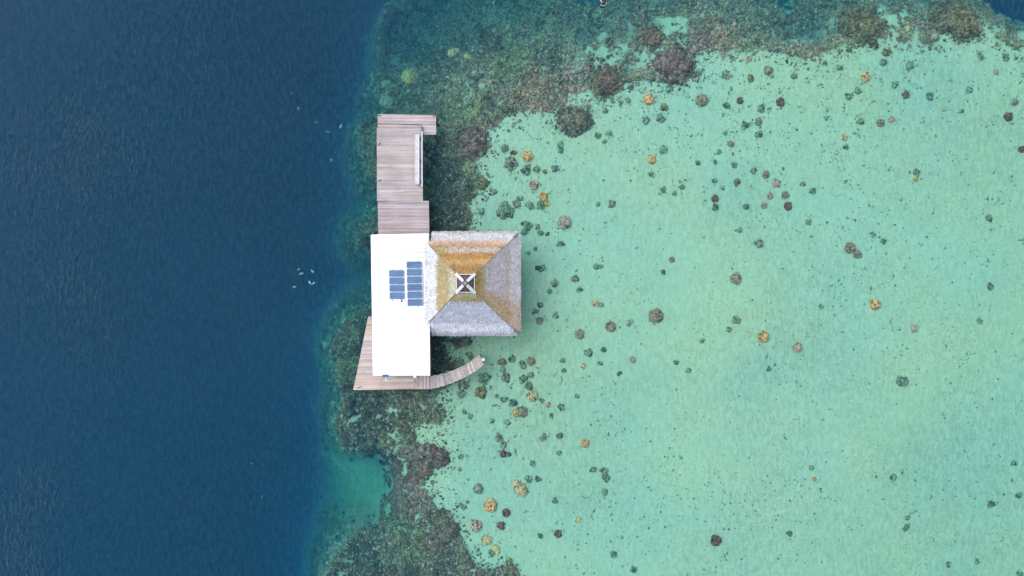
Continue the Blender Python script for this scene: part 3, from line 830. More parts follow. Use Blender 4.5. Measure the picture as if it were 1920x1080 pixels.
# plainer dark clumps: x, y, radius, kind
MINOR = [(987, 320, 11, 'green'), (1006, 318, 7, 'green'), (1022, 322, 3.5, 'olive'), (1051, 284, 5, 'green'), (1039, 318, 5, 'green'), (975, 373, 6, 'green'),
 (994, 386, 8, 'green'), (968, 384, 6.5, 'grey'), (926, 360, 6, 'grey'), (902, 398, 6, 'green'), (983, 436, 6, 'green'), (1008, 425, 4.5, 'green'),
 (1013, 437, 4, 'green'), (1027, 439, 3, 'green'), (1121, 383, 3.5, 'green'), (1050, 457, 5.5, 'green'), (1220, 328, 5, 'green'), (1278, 352, 5.5, 'green'),
 (1243, 357, 4.5, 'green'), (1341, 391, 5, 'green'), (1039, 531, 6.5, 'grey'), (1117, 500, 5.5, 'green'), (1015, 503, 7, 'green'), (1085, 544, 5, 'green'), (1030, 546, 4, 'green'),
 (1004, 466, 3.5, 'green'), (991, 474, 3, 'green'), (1125, 500, 3, 'green'), (1127, 571, 4, 'green'), (1013, 571, 5, 'green'), (1004, 584, 4.5, 'green'),
 (1041, 592, 5, 'green'), (1132, 655, 5, 'green'), (1380, 600, 8, 'grey'), (1365, 617, 5, 'green'), (1268, 679, 5, 'green'), (961, 672, 6.5, 'green'),
 (870, 720, 8.5, 'grey'), (866, 738, 8, 'green'), (882, 667, 7.5, 'green'), (862, 678, 8, 'green'), (949, 707, 9, 'grey'), (981, 709, 8, 'green'), (991, 723, 8, 'green'),
 (996, 702, 5.5, 'green'), (944, 692, 5, 'green'), (982, 686, 6, 'grey'), (979, 679, 4, 'green'), (946, 748, 5.5, 'green'), (962, 754, 8.5, 'green'), (931, 742, 4, 'green'), (1051, 762, 6, 'green'),
 (1033, 778, 4.5, 'green'), (951, 791, 5.5, 'green'), (1081, 742, 3.5, 'green'), (1049, 817, 5, 'green'), (954, 851, 4, 'green'), (991, 898, 7, 'green'),
 (1008, 897, 5, 'green'), (922, 1035, 5, 'green'), (1134, 921, 5.5, 'green'), (1112, 880, 4.5, 'green'), (1039, 938, 6, 'green'), (998, 868, 5, 'green'),
 (1049, 849, 4, 'green'), (865, 855, 5, 'green'), (863, 879, 4, 'green'), (864, 945, 4, 'green'), (1055, 675, 4, 'green'), (1057, 694, 4, 'green'), (1125, 681, 4, 'green'),
 (1013, 1003, 5, 'green'), (1150, 1039, 6, 'green'), (1187, 1067, 6, 'green'), (1518, 876, 5, 'grey'), (1675, 895, 6.5, 'green'),
 (1699, 988, 7, 'green'), (1701, 970, 4, 'green'), (1858, 946, 7, 'green'), (1910, 929, 4.5, 'green'), (1900, 868, 4.5, 'green'), (1779, 1059, 5.5, 'green'),
 (1832, 1053, 4.5, 'green'), (1914, 1077, 5, 'green'), (1478, 998, 5, 'green'), (1835, 602, 5.5, 'green'), (1537, 574, 3.5, 'green'), (1440, 692, 4, 'green'),
 (1411, 321, 6.5, 'green'), (1522, 358, 6.5, 'green'), (1503, 346, 4.5, 'green'), (1514, 416, 5.5, 'green'), (1854, 409, 6.5, 'green'), (1386, 432, 4.5, 'green'),
 (1585, 277, 4.5, 'green'), (1856, 537, 6, 'green'), (1653, 453, 4.5, 'green'), (1636, 441, 4, 'green'), (1397, 388, 5, 'green'), (1353, 352, 3.5, 'green'),
 (1676, 159, 6.5, 'green'), (1607, 171, 6.5, 'green'), (1590, 183, 5, 'grey'), (1816, 170, 6, 'green'), (1900, 193, 6, 'grey'),
 (1611, 228, 6, 'green'), (1425, 204, 8, 'green'), (1396, 236, 7, 'green'), (1421, 253, 8, 'green'), (1362, 199, 5.5, 'green'), (1243, 203, 7.5, 'olive'),
 (1237, 223, 9, 'green'), (1211, 228, 7, 'green'), (1358, 251, 3.5, 'green'), (1307, 139, 8, 'green'), (1278, 154, 7, 'grey'), (1253, 168, 6, 'green'),
 (1176, 190, 5, 'green'), (1134, 209, 5.5, 'green'), (1118, 256, 4, 'green'), (1142, 251, 4.5, 'green'), (1121, 255, 4, 'green'), (1133, 267, 4, 'green'),
 (1487, 144, 4.5, 'green'), (1705, 124, 7, 'green'), (1660, 100, 8, 'olive'), (1655, 118, 7, 'green'), (1572, 128, 5, 'green'), (1885, 108, 6, 'green'), (1838, 108, 5, 'green'),
 (1903, 88, 8, 'olive'), (1548, 222, 3.5, 'green'), (1801, 209, 3, 'green'), (1346, 286, 3.5, 'green'), (1307, 306, 4, 'green'), (1339, 305, 3.5, 'green'),
 (1375, 311, 5, 'green'), (1338, 340, 3.5, 'green'), (1264, 363, 3.5, 'green'), (1242, 510, 3.5, 'green'), (1289, 694, 4, 'green'), (1315, 640, 4, 'green'), (1160, 700, 3.5, 'green'),
 (923, 787, 3.5, 'green'), (882, 780, 4, 'green'), (871, 771, 4, 'green'), (1016, 750, 4, 'green'), (877, 940, 3.5, 'green'), (868, 950, 4.5, 'green')]
REFS = [(a, b, c, s) for (a, b, c, k, l, s, kw) in MAIN]


def relabel(px, py, r, kind):
    best = sorted(REFS, key=lambda q: math.hypot(q[0] - px, q[1] - py))[0]
    dx, dy = px - best[0], py - best[1]
    ang = math.degrees(math.atan2(-dy, dx)) % 360
    word = ['right of', 'upper right of', 'above', 'upper left of', 'left of', 'lower left of', 'below', 'lower right of'][int((ang + 22.5) // 45) % 8]
    dd = math.hypot(dx, dy)
    far = 'just ' if dd < 26 else ('' if dd < 60 else 'well ')
    size = 'tiny' if r < 4.3 else ('small' if r < 6.2 else 'mid-sized')
    colr = {'green': 'dark green', 'grey': 'grey', 'olive': 'olive green'}[kind]
    return '%s %s coral %s%s the %s' % (size, colr, far, word, best[3])


seen = {}
for (px_, py_, r_, k_) in MINOR:
    lb = relabel(px_, py_, r_, k_)
    seen.setdefault(lb, []).append((px_, py_, r_, k_))
for lb, items in seen.items():
    for i, (px_, py_, r_, k_) in enumerate(sorted(items)):
        l2 = lb
        if len(items) > 1:
            l2 = lb.replace(' coral', ' coral, %s of %s,' % (['leftmost', 'second', 'third', 'fourth'][i] if i < len(items) - 1 else 'rightmost', {2: 'two', 3: 'three', 4: 'four'}.get(len(items), 'several')), 1)
        coral(px_, py_, r_, k_, 'coral_clump', l2, 'coral', 'dark coral clumps on the sand')

# big knolls that stand out of the reef band
KNOLLS = [(1138, 152, 26, 6, 'tall pinkish-brown coral knoll standing out at the sand edge'),
          (1220, 67, 24, 6, 'pinkish-brown coral knoll beside the pale sand gap in the upper reef'),
          (1262, 122, 36, 1, 'broad dark brown coral knoll bulging into the upper sand'),
          (1612, 44, 42, 7, 'broad olive-tan coral knoll right of the turquoise sand gap'),
          (1796, 30, 44, 7, 'large olive-tan coral knoll near the top right corner'),
          (1074, 228, 30, 3, 'grey-brown coral knoll lying apart on the sand below the upper reef'),
          (796, 878, 15, 6, 'pinkish coral knoll on the lower reef beside a sand inlet'),
          (822, 855, 20, 1, 'brownish coral knoll reaching out over the sand of the lower reef'),
          (838, 995, 22, 3, 'grey coral knoll on the right edge of the lower reef'),
          (884, 265, 32, 1, 'purplish-grey coral knoll on the reef edge right of the deck')]
for (cx, cy, r_, t, lb) in KNOLLS:
    n = int(r_ * r_ * 2.2)
    a = rng.uniform(0, 2 * math.pi, n); q = np.sqrt(rng.random(n)) * (1 + 0.12 * rng.standard_normal(n)); e = r_ * (0.55 + 0.75 * fbm(np.cos(a) * 2.2 + cx, np.sin(a) * 2.2 + cy, 2))
    px_ = cx + q * e * np.cos(a); py_ = cy + q * e * np.sin(a) * 0.95
    c = REEF_TINTS[t] * np.array((1.30, 1.20, 1.0)) * rng.uniform(0.45, 1.6, n)[:, None] * (0.6 + 0.8 * fbm(px_ / 9.0, py_ / 9.0, 3))[:, None]
    V, F, c = scatter_clumps(px_, py_, rng.gamma(4.0, 0.024, n) + 0.04, c)
    V[:, 2] += np.repeat(np.clip(1 - q ** 2, 0, 1) * r_ * 0.022, len(ICO0[0]))
    o = np_mesh('coral_knoll', V, F, c, M['coral'])
    tag(o, lb, 'coral', 'large coral knolls')

# ------------------------------------------------------------------ fish near the surface over deep water
def fish(px, py, z, L_, ang, label):
    m = MB(); n = 10
    x, y, _ = P(px, py, z)
    segs = [(-0.5, 0.02), (-0.36, 0.14), (-0.1, 0.24), (0.15, 0.22), (0.34, 0.10), (0.46, 0.03)]
    ca, sa = math.cos(ang), math.sin(ang)
    ring = []
    for (t, r_) in segs:
        ring.append([(t * L_, r_ * L_ * math.cos(2 * math.pi * k / n), r_ * L_ * 0.8 * math.sin(2 * math.pi * k / n)) for k in range(n)])
    for rg in ring:
        m.v += [(x + a * ca - b * sa, y + a * sa + b * ca, z + c) for a, b, c in rg]
    for i in range(len(segs) - 1):
        for k in range(n):
            m.face((i * n + k, i * n + (k + 1) % n, (i + 1) * n + (k + 1) % n, (i + 1) * n + k))
    m.face(tuple(range(n - 1, -1, -1))); m.face(tuple((len(segs) - 1) * n + k for k in range(n)))
    e = empty('pale_fish', (x, y, z), label, 'fish', 'pale fish over the deep water')
    m.build('body', M['fish'], e, True)
    t = MB(); b0 = []
    for (a, b, c) in [(0.42, 0, 0.05), (0.68, 0.16, 0.05), (0.60, 0, 0.03), (0.68, -0.16, 0.05)]:
        for s_ in (-1, 1):
            a_, b_ = a * L_, b * L_
            t.v.append((x + a_ * ca - b_ * sa, y + a_ * sa + b_ * ca, z + s_ * c * L_))
    for q in ((1, 3, 5), (1, 5, 7), (4, 2, 0), (6, 4, 0), (0, 2, 3, 1), (2, 4, 5, 3), (4, 6, 7, 5), (6, 0, 1, 7)): t.face(q)
    t.build('tail', M['fish'], e)


FISH = [(560, 505, .30, 'pale fish, uppermost of the tight left pair in the cluster'), (565, 513, .42, 'pale fish, lower of the tight left pair in the cluster'),
        (586, 509, .40, 'pale fish alone at the upper right of the cluster'), (581, 530, .38, 'brightest pale fish low in the cluster, left of its twin'),
        (588, 531, .32, 'pale fish at the lower right of the cluster'), (552, 538, .36, 'dim pale fish at the lower left of the cluster'),
        (546, 175, .24, 'faint pale fish farthest up over the deep water'), (559, 203, .32, 'pale fish in the upper scatter, second from the top'),
        (592, 229, .28, 'small pale fish midway between the deck and the upper scatter'), (639, 237, .42, 'pale fish in the scatter nearest to the deck'),
        (614, 247, .34, 'greenish pale fish left of the one nearest the deck'), (621, 300, .30, 'pale fish left of the deck, below the scatter'),
        (472, 869, .30, 'faint pale fish alone low over the deep water'), (491, 931, .26, 'faint pale fish lowest over the deep water')]
for i, (a, b, L_, lb) in enumerate(FISH):
    fish(a, b, -0.35 if 3 <= i < 5 else (-5.0 if i in (6, 8, 10, 12, 13) else -2.2), L_ * 1.25, random.uniform(0, 6.28), lb)


# ------------------------------------------------------------------ timber decks
def row_clip(poly, y):
    xs = []
    n = len(poly)
    for i in range(n):
        (x0, y0), (x1, y1) = poly[i], poly[(i + 1) % n]
        if (y0 > y) != (y1 > y): xs.append(x0 + (x1 - x0) * (y - y0) / (y1 - y0))
    return (min(xs), max(xs)) if len(xs) >= 2 else None


GREY = [(0.40, 0.35, 0.34), (0.44, 0.39, 0.385), (0.355, 0.31, 0.30), (0.40, 0.34, 0.31), (0.46, 0.425, 0.43)]
WARM = [(0.50, 0.40, 0.33), (0.46, 0.35, 0.28), (0.53, 0.44, 0.38), (0.44, 0.37, 0.33), (0.55, 0.48, 0.45)]


def planks(m, poly, z, pitch, pal, thick=0.04, joint=2.6, tone=None):
    """boards running along x, clipped to the outline (xy metres)"""
    y0 = min(p[1] for p in poly); y1 = max(p[1] for p in poly)
    n = int((y1 - y0) / pitch); pitch = (y1 - y0) / n
    drift = 0
    for i in range(n):
        a, b = y0 + i * pitch + 0.006, y0 + (i + 1) * pitch - 0.006
        ra, rb = row_clip(poly, a), row_clip(poly, b)
        if not ra or not rb: continue
        if i % 3 == 0: drift = random.uniform(-0.08, 0.08)
        c0 = random.choice(pal); xa, xb = max(ra[0], rb[0] - 9), ra[1]
        cuts = [0.0]
        if ra[1] - ra[0] > 3: cuts.append(random.uniform(0.25, 0.75))
        cuts.append(1.0)
        for u, v in zip(cuts[:-1], cuts[1:]):
            f = 1 + drift + random.uniform(-0.07, 0.07)
            c = tuple(q * f for q in (c0 if random.random() < 0.8 else random.choice(pal)))
            if tone: c = tuple(q * t for q, t in zip(c, tone(0.5 * (a + b))))
            g = 0.004
            out = [(ra[0] + (ra[1] - ra[0]) * u + g, a), (ra[0] + (ra[1] - ra[0]) * v - g, a),
                   (rb[0] + (rb[1] - rb[0]) * v - g, b), (rb[0] + (rb[1] - rb[0]) * u + g, b)]
            ov = random.uniform(-0.012, 0.012)
            m.prism(out, z - thick, z + ov * 0.3, c)


def edge_beam(m, poly, z0, z1, w_=0.08, inset=0.03):
    n = len(poly)
    cx = sum(p[0] for p in poly) / n; cy = sum(p[1] for p in poly) / n
    for i in range(n):
        p, q = np.array(poly[i]), np.array(poly[(i + 1) % n])
        d = q - p; L_ = np.linalg.norm(d); d /= L_; nn = np.array((-d[1], d[0]))   # inwards for ccw
        a = p + nn * inset + d * (inset + w_); b = q + nn * inset - d * inset
        m.prism([tuple(a), tuple(b), tuple(b + nn * w_), tuple(a + nn * w_)], z0, z1)


def piling(parent, x, y, ztop, r=0.13):
    g = float(ground(np.array([x]), np.array([y]))[0])
    m = MB(); m.tube([(x, y, g - 0.6), (x, y, ztop)], [r * 1.08, r], 10)
    return m.build('piling', M['pile'], parent, False)


def px_poly(pts, z): return [P(a, b, z)[:2] for a, b in pts][::-1]


def ccw(poly):
    s_ = sum(poly[i][0] * poly[(i + 1) % len(poly)][1] - poly[(i + 1) % len(poly)][0] * poly[i][1] for i in range(len(poly)))
    return poly if s_ > 0 else poly[::-1]


ND = empty('wooden_deck', P(755, 330, 1.2), 'long weathered grey-pink timber deck running up from the white roof', 'deck')
zl, zm = 0.95, 1.20
lower = ccw([P(a, b, zl)[:2] for a, b in [(708, 214), (817.5, 214.5), (817.8, 252.5), (792.5, 252.5), (792.5, 243), (708, 243)]])
main_ = ccw([P(a, b, zm)[:2] for a, b in [(706.3, 241), (792, 241), (793, 377), (706.8, 377)]])
shore = ccw([P(a, b, zm - .02)[:2] for a, b in [(708.0, 377), (804, 376.6), (805.3, 448), (709.5, 448)]])
m = MB()
lowA = ccw([P(a, b, zl)[:2] for a, b in [(708, 214), (817.5, 214.5), (817.6, 233.5), (708, 233)]])
lowB = ccw([P(a, b, zl)[:2] for a, b in [(708, 233.3), (789.6, 233.6), (789.6, 243), (708, 242)]])
lowC = ccw([P(a, b, zl)[:2] for a, b in [(790, 234), (817.6, 234), (817.8, 252.5), (790, 252.5)]])
planks(m, lowA, zl, 0.11, GREY, tone=lambda y: (1.02, .94, .92)); planks(m, lowB, zl, 0.11, GREY, tone=lambda y: (1.0, .94, .93)); planks(m, lowC, zl, 0.11, GREY)
m.build('lower_planking', M['wood'], ND)
m = MB(); planks(m, main_, zm, 0.11, GREY, tone=lambda y: (1.03, 1.0, 0.98)); m.build('planking', M['wood'], ND)
m = MB(); planks(m, shore, zm - 0.02, 0.11, GREY, tone=lambda y: (0.98, 0.92, 0.93)); m.build('inner_planking', M['wood'], ND)
m = MB()
for pl, z in ((main_, zm), (shore, zm - 0.02)): edge_beam(m, pl, z - 0.30, z - 0.05)
rect_l = ccw([P(a, b, zl)[:2] for a, b in [(708, 214), (817.5, 214.5), (817.8, 252.5), (792.5, 252.5), (792.5, 240), (708, 240)]])
edge_beam(m, rect_l, zl - 0.25, zl - 0.045)
m.build('beam', M['beam'], ND)
for (a, b, z) in [(713, 218, zl), (813, 218, zl), (813, 248, zl), (713, 262, zm), (750, 218, zl), (785, 262, zm), (713, 318, zm), (787, 318, zm), (713, 370, zm), (797, 384, zm), (797, 432, zm), (716, 432, zm), (750, 370, zm)]:
    x, y, _ = P(a, b, z); piling(ND, x, y, z - 0.06)
# step between the two levels
m = MB(); x0, y0, _ = P(789.5, 243.5, zm); m.box(x0 - 0.02, x0 + 0.12, y0 - 0.9, y0 + 0.42, zl + 0.003, zm + 0.06, (0.20, 0.18, 0.19)); m.build('step_riser', M['wood'], ND)

# bench with backrest facing the deck
bx0, by0, _ = P(777.5, 252, 1.6); bx1, by1, _ = P(786.3, 345.5, 1.6)
BE = empty('bench', ((bx0 + bx1) / 2, (by0 + by1) / 2, zm), 'long pale timber bench along the right side of the deck', 'bench')
m = MB()
wd = (bx1 - bx0) / 3
for i in range(3):
    m.box(bx0 + i * wd + 0.008, bx0 + (i + 1) * wd - 0.008, by1, by0, 1.60, 1.645, [(0.50, 0.48, 0.50), (0.56, 0.54, 0.56), (0.60, 0.58, 0.60)][i])
m.build('seat', M['wood_cross'], BE)
for t in (0.04, 0.35, 0.65, 0.96):
    m = MB(); y = by1 + (by0 - by1) * t; m.box(bx0 + 0.05, bx1 - 0.04, y - 0.05, y + 0.05, zm + 0.012, 1.598, (0.30, 0.28, 0.28)); m.build('leg', M['wood_cross'], BE)
rx0, ry0, _ = P(790.5, 246, 2.0); rx1, ry1, _ = P(792, 350, 2.0)
RL = empty('deck_railing', (rx0, (ry0 + ry1) / 2, zm), 'low timber railing with dark gaps behind the bench', 'railing')
m = MB(); m.box(rx0 - 0.02, rx0 + 0.10, ry1, ry0, 1.93, 2.0, (0.58, 0.56, 0.58)); m.build('top_rail', M['wood_cross'], RL)
for i in range(9):
    y = ry1 + 0.06 + (ry0 - ry1 - 0.12) * i / 8
    m = MB(); m.box(rx0 + 0.0, rx0 + 0.07, y - 0.05, y + 0.05, zm + 0.012, 1.928, (0.42, 0.40, 0.41)); m.build('post', M['wood_cross'], RL)
m = MB()
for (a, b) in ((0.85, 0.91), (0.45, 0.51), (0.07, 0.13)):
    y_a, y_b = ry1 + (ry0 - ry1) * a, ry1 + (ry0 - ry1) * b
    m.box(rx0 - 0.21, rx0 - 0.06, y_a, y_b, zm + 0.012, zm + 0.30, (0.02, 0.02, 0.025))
m.build('dark_gap', M['black'], RL)  # black boxes put in for the shaded gaps behind the bench


def cleat(px, py, z, label, ang=0.0, r=0.2):
    x, y, _ = P(px, py, z)
    e = empty('mooring_cleat', (x, y, z), label, 'cleat', 'mooring cleats on the decks')
    m = MB(); c, s_ = math.cos(ang), math.sin(ang)
    m.tube([(x - r * c, y - r * s_, z + .10), (x, y, z + .13), (x + r * c, y + r * s_, z + .10)], [0.025, 0.035, 0.025], 8); m.build('horn', M['black'], e, True)
    for k in (-1, 1):
        m = MB(); m.tube([(x + k * .07 * c, y + k * .07 * s_, z + .01), (x + k * .07 * c, y + k * .07 * s_, z + .12)], 0.03, 8); m.build('leg', M['black'], e)


cleat(711.5, 217, zl, 'dark mooring cleat at the upper left corner of the long deck')
cleat(814, 217, zl, 'dark mooring cleat at the upper right corner of the long deck', 0.8)
cleat(711.5, 270, zm, 'dark mooring cleat on the left edge of the long deck, near its upper end', 0.9)
cleat(712, 339, zm, 'dark mooring cleat on the left edge of the long deck, halfway down', 0.5)
cleat(673.5, 726, 1.2, 'dark mooring cleat on the pointed lower left corner of the deck', 0.4, 0.26)

# lower deck, wedge shaped, and the curved walkway
SD = empty('wooden_deck', P(700, 700, 1.2), 'wedge-shaped warm brown timber deck along the lower left of the white roof', 'deck')
sd1 = ccw([P(a, b, 1.2)[:2] for a, b in [(690, 594.5), (720, 594.5), (722, 700), (668.8, 700)]])
sd2 = ccw([P(a, b, 1.2)[:2] for a, b in [(668.7, 700.3), (776, 700.3), (776, 729.8), (662, 731.3)]])
m = MB()
planks(m, sd1, 1.2, 0.12, WARM, tone=lambda y: (1.0, 0.96, 0.95) if y > -5 else (1.0, 1.02, 1.08))
m.build('side_planking', M['wood'], SD)
m = MB(); planks(m, sd2, 1.2, 0.12, GREY[:2] + WARM[2:] + WARM[:1], tone=lambda y: (1.0, 0.95, 0.92)); m.build('front_planking', M['wood'], SD)
m = MB()
xa = P(776.5, 0, 1.2)[0]; xb = P(805.5, 0, 1.2)[0]; n = 14
yt = P(0, 700, 1.2)[1]; yb = P(0, 729.7, 1.2)[1]
for i in range(n):
    a = xa + (xb - xa) * i / n; b = xa + (xb - xa) * (i + 1) / n
    f = random.uniform(0.75, 1.25); c = tuple(q * f for q in random.choice(WARM))
    m.box(a + .01, b - .01, yb, yt, 1.16, 1.2 + random.uniform(-.004, .004), c)
m.build('cross_planking', M['wood_cross'], SD)
sdall = ccw([P(a, b, 1.2)[:2] for a, b in [(690, 594.5), (806, 594.5), (806, 729.7), (662, 731.3)]])
m = MB(); edge_beam(m, sdall, 0.88, 1.15); m.build('beam', M['beam'], SD)
for (a, b) in [(696, 600), (685, 640), (676, 680), (668, 726), (700, 726), (735, 726), (770, 726), (800, 725)]:
    x, y, _ = P(a, b, 1.1); piling(SD, x, y, 1.14)
for (a, b) in [(692.5, 594.6), (696, 594.8)]:
    m = MB(); x, y, _ = P(a, b, 1.3); m.box(x - .06, x + .06, y - .06, y + .06, 1.21, 1.42, (0.55, 0.52, 0.50)); m.build('corner_post', M['wood_cross'], SD)

CW = empty('curved_walkway', P(855, 703, 1.1), 'narrow curved plank walkway ending over the shallow sand', 'walkway')
topc = [(806, 704.5), (820, 702.6), (835, 698.7), (854, 692), (872.5, 683.4), (886, 674.8), (899, 665)]
botc = [(806, 729.4), (822, 726.6), (842.5, 720.4), (861, 712.6), (878, 704), (893, 695), (907.2, 684.5)]


def interp(c, t):
    t = t * (len(c) - 1); i = min(int(t), len(c) - 2); f = t - i
    return (c[i][0] * (1 - f) + c[i + 1][0] * f, c[i][1] * (1 - f) + c[i + 1][1] * f)


m = MB(); n = 62
jit = [(random.uniform(-1.2, 1.2), random.uniform(-1.2, 1.2)) for _ in range(n)]
for i in range(n):
    q = [interp(topc, i / n), interp(botc, i / n), interp(botc, (i + 1) / n), interp(topc, (i + 1) / n)]
    if i % 9 < 5: q[0] = (q[0][0], q[0][1] + 0.8); q[3] = (q[3][0], q[3][1] + 0.8)
    j = jit[i]; q[0] = (q[0][0], q[0][1] + j[0] * .4); q[3] = (q[3][0], q[3][1] + j[0] * .4); q[1] = (q[1][0], q[1][1] + j[1] * .4); q[2] = (q[2][0], q[2][1] + j[1] * .4)
    p = [np.array(P(a, b, 1.1)[:2]) for a, b in q]
    g = (p[3] - p[0]) * 0.05; p = [p[0] + g, p[1] + g, p[2] - g, p[3] - g]
    f = random.uniform(0.72, 1.2); c = tuple(v * f for v in random.choice(GREY[:2] + WARM[2:5]))
    m.prism(ccw([tuple(v) for v in p]), 1.06, 1.10 + random.uniform(-.008, .008), c)
m.build('planking', M['wood_cross'], CW)
for off in (0.18, 0.82):
    m = MB(); pts = []
    for i in range(13):
        a, b = interp(topc, i / 12), interp(botc, i / 12)
        pts.append(P(a[0] * (1 - off) + b[0] * off, a[1] * (1 - off) + b[1] * off, 0.97))
    m.tube(pts, 0.07, 6); m.build('stringer', M['beam'], CW)
for i in (2, 5, 8, 11.6):
    for off in (0.2, 0.8):
        a, b = interp(topc, i / 12), interp(botc, i / 12)
        x, y, _ = P(a[0] * (1 - off) + b[0] * off, a[1] * (1 - off) + b[1] * off, 0.9); piling(CW, x, y, 0.93, 0.09)
# white round post at the end of the walkway
x, y, _ = P(906, 674.5, 1.3); g = float(ground(np.array([x]), np.array([y]))[0])
m = MB(); m.tube([(x, y, g - .5), (x, y, 1.22), (x, y, 1.3)], [0.15, 0.17, 0.13], 14)
tag(m.build('mooring_post', M['white']), 'white round post standing at the tip of the curved walkway', 'post')
m = MB(); x, y, _ = P(1131, 5, 0.4)
PO = empty('mooring_buoy', (x, y, 0), 'dark round buoy with a pale rope end floating at the top edge', 'buoy')
g = float(ground(np.array([x]), np.array([y]))[0])
m.tube([(x, y, -0.35), (x, y, -0.1), (x, y, 0.3), (x, y, 0.42)], [0.25, 0.40, 0.40, 0.30], 16); m.build('float', M['black'], PO, True)
m = MB(); m.tube([(x + .36 * math.cos(a), y + .36 * math.sin(a), .36) for a in np.linspace(-2.6, 0.2, 12)], 0.05, 8); m.build('rim', M['cable'], PO, True)
m = MB(); m.tube([(x - .35, y + .3, .40), (x - .12, y, .50)], 0.05, 8); m.build('rope_end', M['alu'], PO, True)

# ------------------------------------------------------------------ white flat-roofed house
ZR = 4.55
HO = empty('flat_roofed_house', P(752, 570, 1.2), 'long flat white-roofed house over the water with solar panels on top', 'house')
rc = ccw([P(a, b, ZR)[:2] for a, b in [(695.2, 440), (803.3, 437.6), (806.4, 704), (699.2, 704.2)]])
m = MB(); m.prism(rc, ZR - 0.16, ZR); m.build('roof', M['roof'], HO)
cx = sum(p[0] for p in rc) / 4; cy = sum(p[1] for p in rc) / 4
wl = [(cx + (x - cx) * 0.86, cy + (y - cy) * 0.93) for x, y in rc]
m = MB(); m.prism([(cx + (x - cx) * 0.985, cy + (y - cy) * 0.994) for x, y in rc], ZR - 0.38, ZR - 0.163); m.build('fascia', M['wall'], HO)
m = MB(); m.prism(wl, 1.22, ZR - 0.383); m.build('wall', M['wall'], HO)
m = MB(); m.prism([(cx + (x - cx) * 0.9, cy + (y - cy) * 0.95) for x, y in rc], 0.86, 1.145); m.build('floor', M['beam'], HO)
wx0 = min(p[0] for p in wl); wx1 = max(p[0] for p in wl); wy0 = min(p[1] for p in wl); wy1 = max(p[1] for p in wl)
def side_x(y, left=True):
    a, b = row_clip(wl, y); return a if left else b
for yy in (-6.4, -3.0, 0.6, 3.8):
    xx = side_x(yy); fr = MB(); fr.box(xx - 0.07, xx - 0.012, yy - 0.75, yy + 0.75, 2.0, 3.4)
    f = fr.build('window', M['white'], HO)
    gm = MB(); gm.box(xx - 0.085, xx - 0.073, yy - 0.66, yy + 0.66, 2.09, 3.31); gm.build('pane', M['glass'], f)
for xx in (wx0 + 1.5, wx0 + 3.6):
    for (yy, s_) in ((wy0, -1), (wy1, 1)):
        dm = MB(); a, b = sorted((yy + s_ * 0.035, yy + s_ * 0.09))
        dm.box(xx - .5, xx + .5, a, b, 1.24, 3.3); d = dm.build('door', M['wood_dark'], HO)
        hm = MB(); a, b = sorted((yy + s_ * 0.095, yy + s_ * 0.15)); hm.box(xx + .36, xx + .42, a, b, 2.15, 2.3); hm.build('handle', M['alu'], d)
for i in range(4):
    for j in range(3):
        y = wy0 + 0.5 + (wy1 - wy0 - 1) * i / 3; x = wx0 + 0.4 + (wx1 - wx0 - 0.8) * j / 2
        piling(HO, x, y, 0.858, 0.16)

# ------------------------------------------------------------------ thatched pavilion
TCX, TCY, HALF, ZE, ZA = -4.68, 0.475, 5.40, 3.52, 8.92
TH = empty('thatched_pavilion', (TCX, TCY, 1.2), 'square pavilion with a weathered thatched pyramid roof against the white roof', 'pavilion')
xe = rc[0][0]
EDGE_X = max(p[0] for p in rc) + 0.02


def srf(side, u, t):
    """point on a roof slope; u -1..1 along the eave, t 0 eave .. 1 apex"""
    h = HALF * (1 - t)
    z = ZE + (ZA - ZE) * t
    if side == 'n': return (TCX + u * h, TCY + h, z)
    if side == 's': return (TCX + u * h, TCY - h, z)
    if side == 'e': return (TCX + h, TCY + u * h, z)
    return (TCX - h, TCY + u * h, z)


TLAN = 0.825
LA = (0.50, 0.49, 0.52); LG = (0.58, 0.58, 0.63)


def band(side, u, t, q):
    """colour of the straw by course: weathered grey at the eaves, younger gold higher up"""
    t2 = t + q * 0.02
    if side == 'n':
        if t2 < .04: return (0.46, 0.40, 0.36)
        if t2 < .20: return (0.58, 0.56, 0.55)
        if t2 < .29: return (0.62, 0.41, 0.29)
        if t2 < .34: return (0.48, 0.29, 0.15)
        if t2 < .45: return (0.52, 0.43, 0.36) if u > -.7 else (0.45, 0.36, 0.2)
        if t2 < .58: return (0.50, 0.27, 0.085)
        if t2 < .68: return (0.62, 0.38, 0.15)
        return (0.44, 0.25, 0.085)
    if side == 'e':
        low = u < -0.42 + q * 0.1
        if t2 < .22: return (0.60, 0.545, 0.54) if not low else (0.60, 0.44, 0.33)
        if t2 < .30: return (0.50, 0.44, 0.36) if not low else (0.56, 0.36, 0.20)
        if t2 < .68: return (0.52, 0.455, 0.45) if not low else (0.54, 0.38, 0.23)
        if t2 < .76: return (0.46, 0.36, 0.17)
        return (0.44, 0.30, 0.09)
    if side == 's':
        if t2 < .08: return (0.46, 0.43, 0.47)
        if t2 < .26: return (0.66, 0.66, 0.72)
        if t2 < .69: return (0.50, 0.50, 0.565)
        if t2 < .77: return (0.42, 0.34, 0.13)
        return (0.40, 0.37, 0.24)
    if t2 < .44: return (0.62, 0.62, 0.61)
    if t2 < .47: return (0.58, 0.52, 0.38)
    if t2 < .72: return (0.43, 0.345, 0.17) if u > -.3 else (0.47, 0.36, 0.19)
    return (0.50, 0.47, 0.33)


COURSES = 15


